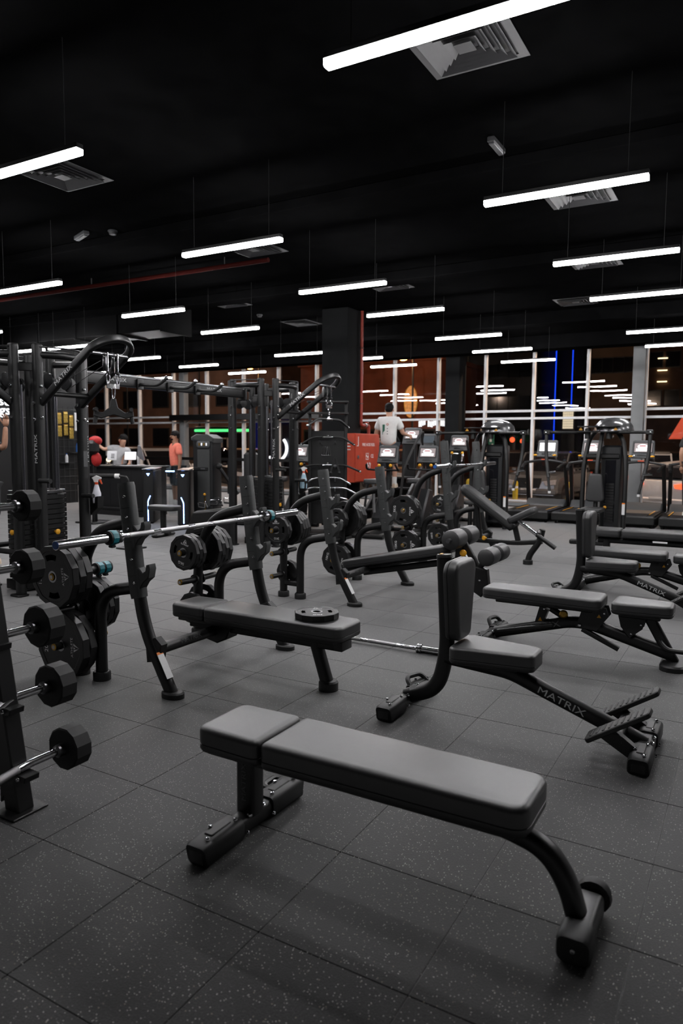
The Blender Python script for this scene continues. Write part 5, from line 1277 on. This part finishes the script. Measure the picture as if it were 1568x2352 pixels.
def person(label, loc, rz, J, skin, shirt, bottoms, shoe='shoe', longleg=False, extra=None):
    """J: joint positions for a figure facing -y"""
    D = dict(pel=(0, 0, .95), spi=(0, 0, 1.12), che=(0, 0, 1.34), nec=(0, .005, 1.47), hd0=(0, -.01, 1.545), hd1=(0, -.012, 1.63), hd2=(0, -.002, 1.70),
             shL=(-.17, 0, 1.42), elL=(-.225, .02, 1.13), wrL=(-.22, -.06, .89), shR=(.17, 0, 1.42), elR=(.225, .02, 1.13), wrR=(.22, -.06, .89),
             hiL=(-.09, 0, .90), knL=(-.10, -.01, .50), anL=(-.10, .02, .09), toL=(-.11, -.14, .035), hiR=(.09, 0, .90), knR=(.10, -.01, .50), anR=(.10, .02, .09), toR=(.11, -.14, .035))
    J = dict(J); look = J.pop('look', 0); D.update(J); D = {k: Vector(v) for k, v in D.items()}
    t = thing('person', label, 'person', loc, rz)
    names = ['pel', 'spi', 'che', 'nec', 'hd0', 'hd1', 'hd2', 'shL', 'elL', 'wrL', 'shR', 'elR', 'wrR', 'hiL', 'knL', 'anL', 'toL', 'hiR', 'knR', 'anR', 'toR']
    rad = [(.125, .10), (.12, .095), (.135, .10), .052, (.062, .075), (.078, .092), (.066, .078), .058, .042, .028, .058, .042, .028, .085, .055, .036, (.038, .026), .085, .055, .036, (.038, .026)]
    E = [('pel', 'spi'), ('spi', 'che'), ('che', 'nec'), ('nec', 'hd0'), ('hd0', 'hd1'), ('hd1', 'hd2'), ('che', 'shL'), ('shL', 'elL'), ('elL', 'wrL'), ('che', 'shR'), ('shR', 'elR'), ('elR', 'wrR'),
         ('pel', 'hiL'), ('hiL', 'knL'), ('knL', 'anL'), ('anL', 'toL'), ('pel', 'hiR'), ('hiR', 'knR'), ('knR', 'anR'), ('anR', 'toR')]
    ix = {n: i for i, n in enumerate(names)}
    body = skin_mesh('body', [D[n] for n in names], [(ix[a], ix[b]) for a, b in E], rad, skin)
    # nose, ears, hands joined to the same surface
    mb = MB(); up = (D['hd2']-D['hd0']).normalized(); yw = look; f = Vector((math.sin(yw), -math.cos(yw), 0)); f = (f-up*f.dot(up)).normalized(); s = f.cross(up)
    fc = D['hd1']
    mb.tube([fc+f*.080+up*.028, fc+f*.104-up*.012, fc+f*.086-up*.022], circ(.012, 6), up=tuple(s), scale=[.6, 1.2, .9])
    for sg in (-1, 1): mb.ball(tuple(fc+s*sg*.076-up*.005), .022, (.6, .8, 1.3), 8, 6)
    for w, e in (('wrL', 'elL'), ('wrR', 'elR')):
        dr = (D[w]-D[e]).normalized(); hand_geo(mb, D[w], dr, (-.5 if w == 'wrR' else .5, -.6, -.3))
    bm = bmesh.new(); bm.from_mesh(body); tmp = bpy.data.meshes.new('hands'); tmp.from_pydata(mb.v, [], mb.f); bm.from_mesh(tmp); bm.to_mesh(body); bm.free(); bpy.data.meshes.remove(tmp); body.shade_smooth()
    obj('body', body, skin, t)
    ey = MB(); mo = MB()
    for sg in (-1, 1): ey.ball(tuple(fc+f*.078+s*sg*.030+up*.022), .011, (1, .7, .7), 8, 6)
    mo.tube([fc+f*.080-s*.022-up*.045, fc+f*.088-up*.045, fc+f*.080+s*.022-up*.045], circ(.006, 6), up=tuple(up))
    obj('eyes', ey, 'hair', t); obj('mouth', mo, 'red_cloth', t)
    for sg in (-1, 1): obj('eyebrow', MB().tube([fc+f*.084+s*sg*.046+up*.040, fc+f*.090+s*sg*.016+up*.043], circ(.005, 5), up=tuple(up)), 'hair', t)
    hr = MB(); c = D['hd2']
    M = TR(fc+up*.032-f*.014) @ Matrix(((s.x, f.x, up.x, 0), (s.y, f.y, up.y, 0), (s.z, f.z, up.z, 0), (0, 0, 0, 1)))
    hr.ball((0, -.002, .02), .094, (.93, 1.0, .92), 16, 10, M); hr.ball((0, -.030, -.018), .082, (.97, .85, .9), 14, 8, M); hr.ball((0, .05, .062), .05, (1.2, .8, .6), 12, 6, M)
    obj('hair', hr, 'hair', t)
    # clothes: a looser skin over torso and sleeves
    def lerp(a, b, k): return D[a].lerp(D[b], k)
    pts = [D['che'], D['spi'], D['pel']-Vector((0, 0, .04)), D['nec']-Vector((0, 0, .035)), D['shL'], lerp('shL', 'elL', .72), D['shR'], lerp('shR', 'elR', .72)]
    obj('t_shirt', skin_mesh('t_shirt', pts, [(0, 1), (1, 2), (0, 3), (0, 4), (4, 5), (0, 6), (6, 7)], [(.165, .125), (.16, .125), (.165, .135), (.075, .07), .082, .078, .082, .078], shirt), shirt, t)
    k = .98 if longleg else .95
    lg = [D['pel'], D['hiL'], lerp('hiL', 'knL', k), D['hiR'], lerp('hiR', 'knR', k)]
    ed = [(0, 1), (1, 2), (0, 3), (3, 4)]; rr = [(.175, .145), .125, .095, .125, .095]
    if longleg: lg += [lerp('knL', 'anL', .9), lerp('knR', 'anR', .9)]; ed += [(2, 5), (4, 6)]; rr += [.055, .055]
    obj('trousers' if longleg else 'shorts', skin_mesh('shorts', lg, ed, rr, bottoms), bottoms, t)
    for sd in 'LR':
        a, to = D['an'+sd], D['to'+sd]; d = (to-a); d.z = 0; d.normalize(); sl = to.z-.035
        h = Vector((a.x, a.y, sl)); tp = Vector((to.x, to.y, sl))
        ol = taper_outline(-.06, (tp-h).length+.06, .042, .042, .03, .04)
        M = frame(h, d, Vector((-d.y, d.x, 0)))
        obj('shoe', MB().pad(ol, [(0, 0), (.002, .03), (.008, .06), (.022, .085)], M), shoe, t)
        if not longleg: obj('sock', MB().tube([Vector((a.x, a.y, sl+.05)), a.lerp(D['kn'+sd], .35)], circ(.046, 10)), 'cloth_white', t)
    if extra: extra(t, D, fc, f, s, up)
    return t
# staff member behind the desk, leaning and reaching
g = atd(274, 1080, 16.05)
def glasses(t, D, fc, f, s, up):
    for sg in (-1, 1): obj('eyeglass_rim', MB().torus(tuple(fc+f*.098+s*sg*.032+up*.022), .022, .0035, tuple(f), 14, 6), 'hair', t)
    obj('wrist_watch', MB().torus(tuple(D['wrL'].lerp(D['elL'], .08)), .034, .010, tuple((D['wrL']-D['elL']).normalized()), 12, 6), 'rubber', t)
person('person in grey t-shirt and glasses reaching out behind the reception counter', (g.x, g.y, 0), YAW-.1,
       dict(pel=(.0, 0, .92), spi=(.02, 0, 1.08), che=(.05, -.02, 1.29), nec=(.10, -.05, 1.40), hd0=(.12, -.08, 1.465), hd1=(.135, -.09, 1.545), hd2=(.15, -.085, 1.61),
            shL=(-.12, -.03, 1.37), elL=(-.31, -.10, 1.34), wrL=(-.46, -.16, 1.48), shR=(.21, -.02, 1.32), elR=(.26, .02, 1.06), wrR=(.2, -.1, .92), look=-.5), 'skin_light', 'cloth_grey', 'cloth_black', extra=glasses)
# man in coral shirt
g = atz(405, 1172)
def beard(t, D, fc, f, s, up):
    obj('beard', MB().ball(tuple(fc+f*.045-up*.06), .045, (1.0, 1.0, .7), 12, 8), 'hair', t)
person('person in coral t-shirt and dark shorts standing by the turnstile', (g.x, g.y, 0), YAW-1.0,
       dict(elL=(-.23, .01, 1.13), wrL=(-.24, -.03, .87), elR=(.23, .02, 1.13), wrR=(.24, -.02, .87)), 'skin_tan', 'cloth_coral', 'cloth_navy', extra=beard)
# man on the stair climber, seen from behind
def back_print(t, D, fc, f, s, up):
    y = .128
    a = obj('back_print', MB().box((.075, y+.002, 1.24), (.045, .004, .19)), 'green_sign', t); a['label'] = 'green printed strip'
    obj('back_print', MB().torus((.0, y+.012, 1.34), .018, .005, (0, 1, 0), 12, 6), 'red', t)
    for k in range(3): obj('back_print', MB().box((.0, y+.010, 1.26-.05*k), (.022, .004, .012)), 'powder2', t)
person('person in white t-shirt seen from behind on the stair climber', (SCX-.03, SCY-.22, .53), PI+.25,
       dict(pel=(0, .04, .95), spi=(0, .03, 1.12), che=(0, .0, 1.33), nec=(0, -.03, 1.46), hd0=(.01, -.06, 1.535), hd1=(.01, -.07, 1.62), hd2=(.01, -.06, 1.69),
            elR=(.26, -.02, 1.15), wrR=(.25, -.22, 1.05), elL=(-.26, -.08, 1.17), wrL=(-.34, -.32, 1.13), knL=(-.10, -.16, .57), anL=(-.10, -.08, .205), toL=(-.10, -.24, .165), knR=(.1, -.03, .45), anR=(.1, .05, -.02+.02), toR=(.1, -.11, -.05+.02)), 'skin_light', 'cloth_white', 'cloth_navy', extra=back_print)
# walker on the last treadmill
person('person in black walking on the treadmill at the window', (TX[3]+.06, 14.55, .222), PI,
       dict(elL=(-.22, -.04, 1.14), wrL=(-.2, -.26, 1.08), elR=(.22, .1, 1.14), wrR=(.21, .05, .9), knR=(.1, .05, .50), anR=(.1, .25, .14), toR=(.1, .12, .06), anL=(-.1, -.12, .09), toL=(-.1, -.28, .035), knL=(-.1, -.1, .5)), 'skin', 'cloth_black', 'cloth_black', 'white', True)
# person with a raised arm at the left tower
g = atd(-52, 1100, 8.6)
person('person in black with one arm raised behind the cable tower', (g.x-.05, g.y+.1, 0), YAW+.6,
       dict(shR=(.17, 0, 1.43), elR=(.25, -.06, 1.42), wrR=(.27, -.06, 1.68)), 'skin', 'cloth_black', 'cloth_black', 'shoe')
# ------------------------------------------------------------------ outside: street at night
GZ = -.45
struct(obj('ground_outside', MB().box((-20, 78, GZ-.1), (200, 120, .2)), 'asphalt'))
struct(obj('pavement_outside', MB().box((-9.5, 18.9, -.12), (40, 2.6, .22), .02), 'pavement'))
def car(label, px, dep, rz, paint, rear=False, tall=1.72, plate_no=None, name='parked_car'):
    g = atd(px, 1100, dep)
    t = thing(name, label, 'car', (g.x, g.y, GZ), rz)
    L, Wd = 2.3, .92
    low = [(-L, .35), (-L+.05, .80), (-L+.25, .98), (-L*.45, 1.08), (L*.75, 1.10), (L-.06, 1.0), (L, .70), (L-.03, .35), (L-.45, .28), (-L+.45, .28)]
    top = [(-L*.45, 1.06), (-L*.16, tall-.06), (.2, tall), (L*.72, tall-.08), (L*.92, 1.10)]
    obj('body', MB().prism(low, -Wd, Wd, 'yz', ch=.10), paint, t)
    obj('cabin', MB().prism(top, -Wd+.10, Wd-.10, 'yz', ch=.07), 'car_glass', t)
    rf = obj('roof', MB().prism([(-L*.16, tall-.07), (.2, tall-.008), (L*.72, tall-.085), (L*.72, tall-.05), (.2, tall+.03), (-L*.17, tall-.03)], -Wd+.13, Wd-.13, 'yz', ch=.01), paint, t)
    for sg in (-1, 1):
        for (y0, y1) in ((-L*.45, -L*.16), (L*.25, L*.22), (L*.92, L*.72)):
            obj('pillar', MB().tube([(sg*(Wd-.115), y0, 1.07), (sg*(Wd-.17), y1, tall-.04)], rrect(.05, .07, .012), up=(1, 0, 0)), paint, t)
        for y in (-L+.85, L-.8):
            w = obj('wheel', MB().lathe([(.20, -.11), (.33, -.10), (.35, 0), (.33, .10), (.20, .11)], 22, TR((sg*(Wd-.10), y, .35)) @ rot_to((1, 0, 0))), 'rubber', t)
            obj('wheel_rim', MB().lathe([(.05, -.12), (.20, -.113), (.20, .113), (.05, .12)], 16, TR((sg*(Wd-.10), y, .35)) @ rot_to((1, 0, 0))), 'steel', w)
        obj('door_mirror', MB().box((sg*(Wd+.08), -L*.36, 1.12), (.16, .10, .12), .03), paint, t)
        hl = obj('headlamp', MB().prism([(sg*.48, .80), (sg*.86, .86), (sg*.86, .70), (sg*.55, .66)], -L-.006, -L+.16, 'xz', ch=.01), 'headlamp', t)
        tl = obj('tail_lamp', MB().prism([(sg*.46, .92), (sg*.90, 1.0), (sg*.91, .80), (sg*.50, .82)], L-.16, L+.006, 'xz', ch=.01), 'glow_red' if rear else 'red', t)
    gr = obj('grille', MB().prism([(-.42, .90), (.42, .90), (.34, .58), (-.34, .58)], -L-.008, -L+.06, 'xz', ch=.008), 'powder', t)
    obj('grille_emblem', MB().torus((0, -L-.014, .74), .075, .012, (0, 1, 0), 18, 6).box((0, -L-.018, .74), (.20, .012, .03)), 'chrome', gr)
    for y, s_ in ((-L-.012, -1), (L+.012, 1)):
        bp = obj('bumper', MB().box((0, y+s_*-.06, .46), (1.78, .16, .20), .05), paint, t)
        np_ = obj('number_plate', MB().box((0, y+s_*.014, .50), (.50, .012, .11), .003), 'print_white', t)
        if plate_no: text('plate_number', plate_no, .10, 'powder', np_, (0, y+s_*.021, .50), (-s_, 0, 0), (0, 0, 1), 1.0, .0008)
    return t
car('silver car facing the window behind the first treadmill', 1262, 25.0, -.05, 'car_silver', plate_no='774720')
car('brown car parked behind the butterfly machine and incline bench', 1150, 30.0, .5, 'car_brown')
car('white car seen from behind with dark red tail lamps beside the grey post', 1480, 26.5, PI+.15, 'car_white', True)
car('white car with glowing tail lamp nearest the glass', 1625, 20.6, PI-.5, 'car_white', True, 1.5)
car('dark brown car parked across the street behind the white cars', 1535, 32.0, .2, 'car_brown')
car('white car seen from the side behind the coral shirt', 365, 27.0, 1.2, 'car_white')
car('dark car parked behind the reception windows', 285, 33.0, 1.2, 'car_dark')
car('dark car parked behind the tall weight machine', 560, 30.0, .9, 'car_dark')
car('brown car parked behind the stair climber', 905, 31.0, .8, 'car_brown')
# bollards
for k, (px, dep) in enumerate(((1197, 19.6), (1327, 19.4), (1080, 19.9))):
    g = atd(px, 1100, dep); o = thing('bollard', 'short yellow bollard on the pavement outside the glass', 'bollard', (g.x, 18.9, -.01), 0, 'yellow bollards outside')
    obj('post', MB().lathe([(.07, 0), (.07, .50), (.05, .55), (.01, .57)], 14), 'bollard', o); obj('band', MB().lathe([(.072, .36), (.072, .42)], 14), 'white', o)
# buildings
def building(name, label, x0, x1, y, h, dp, m, win=None, wm='win_dark', z0=GZ):
    t = thing(name, label, 'building', ((x0+x1)/2, y, z0))
    w = x1-x0
    obj('walls', MB().box((0, dp/2, h/2), (w, dp, h), .02), m, t); obj('parapet', MB().box((0, dp/2, h+.1), (w+.3, dp+.3, .3), .02), m, t)
    if win:
        nx, nz, ww, wh, zb, zs = win
        for i in range(nx):
            for j in range(nz):
                f = obj('window', MB().box((-w/2+w*(i+.5)/nx, -.03, zb+j*zs), (ww, .08, wh), .01), 'dark_metal', t)
                obj('pane', MB().box((-w/2+w*(i+.5)/nx, -.075, zb+j*zs), (ww*.88, .01, wh*.88)), wm, f)
    return t
bx = lambda px, Y: atY(px, 1000, Y).x
building('brick_building', 'low brown building across the street behind the reception', bx(150, 48), bx(640, 48), 48, 9.0, 8, 'bldg_brown', (7, 2, 2.0, 1.6, 2.5, 3.4))
building('brick_building', 'reddish brown building across the street behind the column', bx(690, 40), bx(1010, 40), 40, 7.0, 8, 'bldg_red', (5, 1, 1.4, 2.2, 1.8, 3.2))
building('tower_building', 'dark tall tower with two bright blue light lines', bx(1225, 90), bx(1335, 90), 90, 40, 14, 'bldg_blue')
for px in (1275, 1313):
    q = atY(px, 900, 89.7); o = thing('light_line', 'thin bright blue light line running up the dark tower', 'light', (q.x, 89.6, 1.5), 0, 'blue light lines on the tower')
    obj('tube', MB().box((0, 0, 15), (.10, .12, 30)), 'glow_deepblue', o); obj('bracket', MB().box((0, .22, 15), (.3, .36, 30)), 'dark_metal', o)
building('tall_building', 'beige tall building rising behind the domed machine', bx(1352, 62), bx(1452, 62), 62, 26, 10, 'bldg_beige', (4, 6, .9, 1.3, 8.5, 2.6))
building('tall_building', 'dark brown tall building behind the treadmill walker', bx(1478, 66), bx(1640, 66), 66, 24, 10, 'bldg_brown', (4, 5, 1.2, 1.4, 6, 3.2))
building('far_building', 'dark office block far behind the white cars', bx(1000, 75), bx(1215, 75), 75, 17, 10, 'bldg_dark', (9, 4, 1.4, 1.6, 3, 3.4))
q0, q1 = atY(1291, 985, 70), atY(1317, 940, 70)
o = thing('lit_facade', 'small warm lit facade with a grid of panes below the blue tower', 'building', ((q0.x+q1.x)/2, 70, GZ))
hh = q1.z-GZ; ww_ = q1.x-q0.x
obj('walls', MB().box((0, .8, hh/2), (ww_+.3, 1.5, hh+.3), .02), 'bldg_dark', o)
for i in range(5):
    for j in range(8):
        zb = q0.z-GZ+(q1.z-q0.z)*(j+.5)/8; obj('pane', MB().box((-ww_/2+ww_*(i+.5)/5, .03, zb), (ww_/5*.9, .04, (q1.z-q0.z)/8*.9)), 'screen_light' if False else 'lit_pane', o)
# hanging light strips on the right tower, string lights
for k, (px, py) in enumerate(((1521, 822), (1520, 850), (1519, 876))):
    q = atY(px, py, 65.6); o = thing('facade_light', 'short warm light bar fixed on the tall brown building', 'light', (q.x, 65.85, q.z), 0, 'warm light bars on the brown building')
    obj('tube', MB().box((0, 0, 0), (.75, .1, .08)), 'glow_warm', o); obj('mount', MB().box((0, .08, 0), (.6, .1, .05)), 'dark_metal', o)
q = atY(1069, 806, 60); o = thing('lantern_string', 'hanging string of small warm lanterns on a pole outside', 'lantern string', (q.x, 60, GZ))
obj('pole', MB().rod((.25, .1, 0), (.25, .1, q.z-GZ+.6), .05, 8), 'dark_metal', o); obj('wire', MB().tube([(.25, .1, q.z-GZ+.5), (0, 0, q.z-GZ+.3), (-.05, 0, q.z-GZ-2.2)], circ(.012, 5)), 'wire', o)
for k in range(7):
    q2 = atY(1069-.4*k, 806+8.5*k, 60)-Vector((q.x, 60, GZ)); l = obj('lantern', MB().ball(tuple(q2), .10, (.8, .8, 1.3), 8, 6), 'glow_warm', o); obj('lantern_cap', MB().lathe([(.05, .12), (.05, .17)], 8, TR(q2)), 'dark_metal', l)
# street lamps, then added fill lamps for the cars and the brown building
for k, (px, py, Y) in enumerate(((574, 846, 34), (926, 826, 36))):
    q = atY(px, py, Y)
    o = thing('street_lamp', ['orange street lamp seen above the far cable tower', 'orange street lamp seen above the stair climber'][k], 'street lamp', (q.x, q.y, GZ))
    H = q.z-GZ
    obj('pole', MB().rod((.5, .2, 0), (.5, .2, H+.1), .07, 10, .05), 'dark_metal', o); obj('arm', MB().tube(fil([(.5, .2, H), (.4, .15, H+.25), (0, 0, H+.12)], .2), circ(.04, 8)), 'dark_metal', o)
    obj('lamp_head', MB().box((0, 0, H+.10), (.55, .3, .12), .04), 'dark_metal', o); obj('lamp_glass', MB().ball((0, 0, H+.02), .16, (1.4, .8, .5), 12, 8), 'glow_orange', o)
    l = bpy.data.lights.new('street_lamp_light', 'POINT'); l.energy = 80; l.color = (1, .48, .17); l.shadow_soft_size = .2
    lo = bpy.data.objects.new('street_lamp_light', l); COL.objects.link(lo); lo.parent = o; lo.location = (0, 0, H-.25)
for k, (x, y) in enumerate(((-1.2, 20.6), (-13, 23.5))):  # fill lamps added to brighten the parked white cars
    o = thing('street_lamp', ['tall street lamp on the pavement near the white car', 'tall street lamp standing between the windows and the white side-on car'][k], 'street lamp', (x, y, GZ))
    obj('pole', MB().rod((0, .2, 0), (0, .2, 7.6), .08, 10, .05), 'dark_metal', o); obj('lamp_head', MB().box((0, -.1, 7.65), (.3, .8, .12), .04), 'dark_metal', o); obj('lamp_glass', MB().box((0, -.2, 7.57), (.22, .5, .05), .02), 'glow_orange', o)
    l = bpy.data.lights.new('street_lamp_light', 'POINT'); l.energy = (1300, 800)[k]; l.color = (1, .72, .52); l.shadow_soft_size = .2
    lo = bpy.data.objects.new('street_lamp_light', l); COL.objects.link(lo); lo.parent = o; lo.location = (0, -.2, 7.4)
for k, px in enumerate((285, 452)):  # fill lamps added so the brown building shows through the left windows
    q = atY(px, 800, 40)
    o = thing('street_lamp', ['street lamp lighting the low brown building behind the reception', 'street lamp lighting the low brown building behind the tall machine'][k], 'street lamp', (q.x, 40, GZ))
    obj('pole', MB().rod((0, .2, 0), (0, .2, 9.6), .08, 10, .05), 'dark_metal', o); obj('lamp_head', MB().box((0, -.1, 9.65), (.3, .8, .12), .04), 'dark_metal', o); obj('lamp_glass', MB().box((0, -.2, 9.57), (.22, .5, .05), .02), 'glow_orange', o)
    l = bpy.data.lights.new('street_lamp_light', 'POINT'); l.energy = 380; l.color = (1, .74, .58); l.shadow_soft_size = .2
    lo = bpy.data.objects.new('street_lamp_light', l); COL.objects.link(lo); lo.parent = o; lo.location = (0, -.2, 9.4)
# neon strips, shop signs
q0, q1 = atY(448, 989, 38), atY(582, 988, 38)
o = thing('neon_strip', 'long bright green neon strip on the shop front across the street', 'neon sign', ((q0.x+q1.x)/2, 38, GZ))
obj('tube', MB().rod((-(q1.x-q0.x)/2, 0, q0.z-GZ), ((q1.x-q0.x)/2, 0, q0.z-GZ), .09, 8), 'glow_green', o); obj('canopy', MB().box((0, .5, q0.z-GZ+.2), (q1.x-q0.x, 1.0, .15), .02), 'dark_metal', o)
for sx in (-1, 1): obj('canopy_post', MB().rod((sx*(q1.x-q0.x)*.48, .6, 0), (sx*(q1.x-q0.x)*.48, .6, q0.z-GZ+.15), .06, 8), 'dark_metal', o)
q0, q1 = atY(584, 968, 36), atY(674, 1034, 36)
o = thing('shop_building', 'dark shop front outlined with a blue light frame', 'shop', ((q0.x+q1.x)/2, 36, GZ)); hw_ = (q1.x-q0.x)/2; ht, hb = q0.z-GZ, q1.z-GZ
obj('wall', MB().box((0, .25, ht/2+.2), (hw_*2+.6, .3, ht+.4), .02), 'bldg_dark', o)
obj('light_frame', MB().tube([(-hw_, 0, hb), (-hw_, 0, ht), (hw_, 0, ht), (hw_, 0, hb)], rrect(.08, .08, .01), up=(0, 1, 0)), 'glow_deepblue', o)
obj('arch_light', MB().torus((.25, -.05, hb+.10), .75, .09, (0, 1, 0), 16, 8, (0, PI)), 'glow_sign', o)
obj('door', MB().box((.25, .08, hb/2), (1.3, .05, hb), .01), 'win_dark', o)
sg_ = obj('red_sign', MB().box((.1, -.02, hb-.1), (.22, .06, .7), .02), 'glow_red', o)
# pale lettered window of the shop across (dim), white lit sign, oval lamp, green road sign
q = atY(521, 1018, 37.5)
o = thing('shop_lettering', 'dim pale shop lettering across the street', 'sign', (q.x, 37.5, q.z)); text('lettering', 'TEI', .95, 'paper', o, (0, 0, 0), (1, 0, 0), (0, 0, 1), 1.2, .03); obj('sign_board', MB().box((0, .15, 0), (3.2, .1, 1.4), .01), 'bldg_dark', o)
for sx in (-1, 1): obj('sign_leg', MB().box((sx*1.4, .15, (GZ-q.z)/2-.3), (.12, .1, q.z-GZ-.6)), 'bldg_dark', o)
q0, q1 = atY(948, 972, 39), atY(1016, 972, 39)
o = thing('lit_sign', 'row of bright white sign strokes on the reddish building', 'sign', ((q0.x+q1.x)/2, 39.8, q0.z))
W2 = (q1.x-q0.x)
obj('sign_rail', MB().box((0, .11, 0), (W2, .18, .08)), 'dark_metal', o)
for k in range(16):
    if k in (4, 10): continue
    obj('stroke', MB().box((-W2/2+W2*(k+.5)/16, 0, random.uniform(-.05, .05)), (W2/16*.6, .06, random.uniform(.25, .42)), .02), 'glow_sign', o)
q = atY(938, 922, 39.4)
o = thing('oval_sign', 'oval orange lit sign on the reddish building', 'sign', (q.x, 39.7, q.z)); obj('wall_bracket', MB().box((0, .15, 0), (.2, .3, .2)), 'dark_metal', o); obj('face', MB().ball((0, 0, 0), .55, (.75, .12, 1.75), 18, 12), 'glow_oval', o); obj('rim', MB().tube([(.43*math.cos(a), .0, .98*math.sin(a)) for a in [2*PI*i/24 for i in range(25)]], circ(.03, 6), up=(0, 1, 0)), 'brass', o)
q = atY(1128, 1012, 23.5)
o = thing('road_sign', 'green road sign with white symbols on a post outside', 'sign', (q.x, 23.5, GZ)); zc = q.z-GZ
obj('panel', MB().box((0, 0, zc), (.20, .02, .40), .004), 'green_sign', o); obj('post', MB().rod((0, .03, 0), (0, .03, zc+.2), .025, 8), 'steel', o)
obj('symbol', MB().box((-.02, -.012, zc+.0), (.07, .003, .08)).ball((-.02, -.012, zc+.07), .025, (1, .1, 1), 10, 6).box((.04, -.012, zc+.13), (.05, .003, .06)).box((.04, -.012, zc-.13), (.05, .003, .05)), 'print_white', o)
for k, (px, py, dep) in enumerate(((1176, 1010, 46), (1199, 1013, 52))):
    q = atd(px, py, dep); o = thing('signal_light', 'small red signal light on a pole down the street', 'traffic light', (q.x, q.y, GZ), 0, 'red signal lights in the street'); zc = q.z-GZ
    obj('pole', MB().rod((0, .15, 0), (0, .15, zc+.4), .06, 8), 'dark_metal', o); obj('signal_case', MB().box((0, .08, zc-.2), (.4, .1, 1.0), .03), 'dark_metal', o); obj('red_lamp', MB().ball((0, 0, zc), .17, (1, .4, 1), 12, 8), 'glow_red', o)
q = atY(1562, 985, 27)
o = thing('orange_banner', 'slanted orange banner beyond the white cars', 'banner', (q.x, 27, GZ)); zc = q.z-GZ
obj('cloth', MB().prism([(-.35, zc-.35), (1.0, zc-.35), (1.0, zc+1.0), (.35, zc+1.0)], -.02, .02, 'xz'), 'orange_red', o); obj('pole', MB().rod((1.0, 0, 0), (1.0, 0, zc+1.1), .04, 8), 'steel', o)
# window film sticker and stickers on the grey post
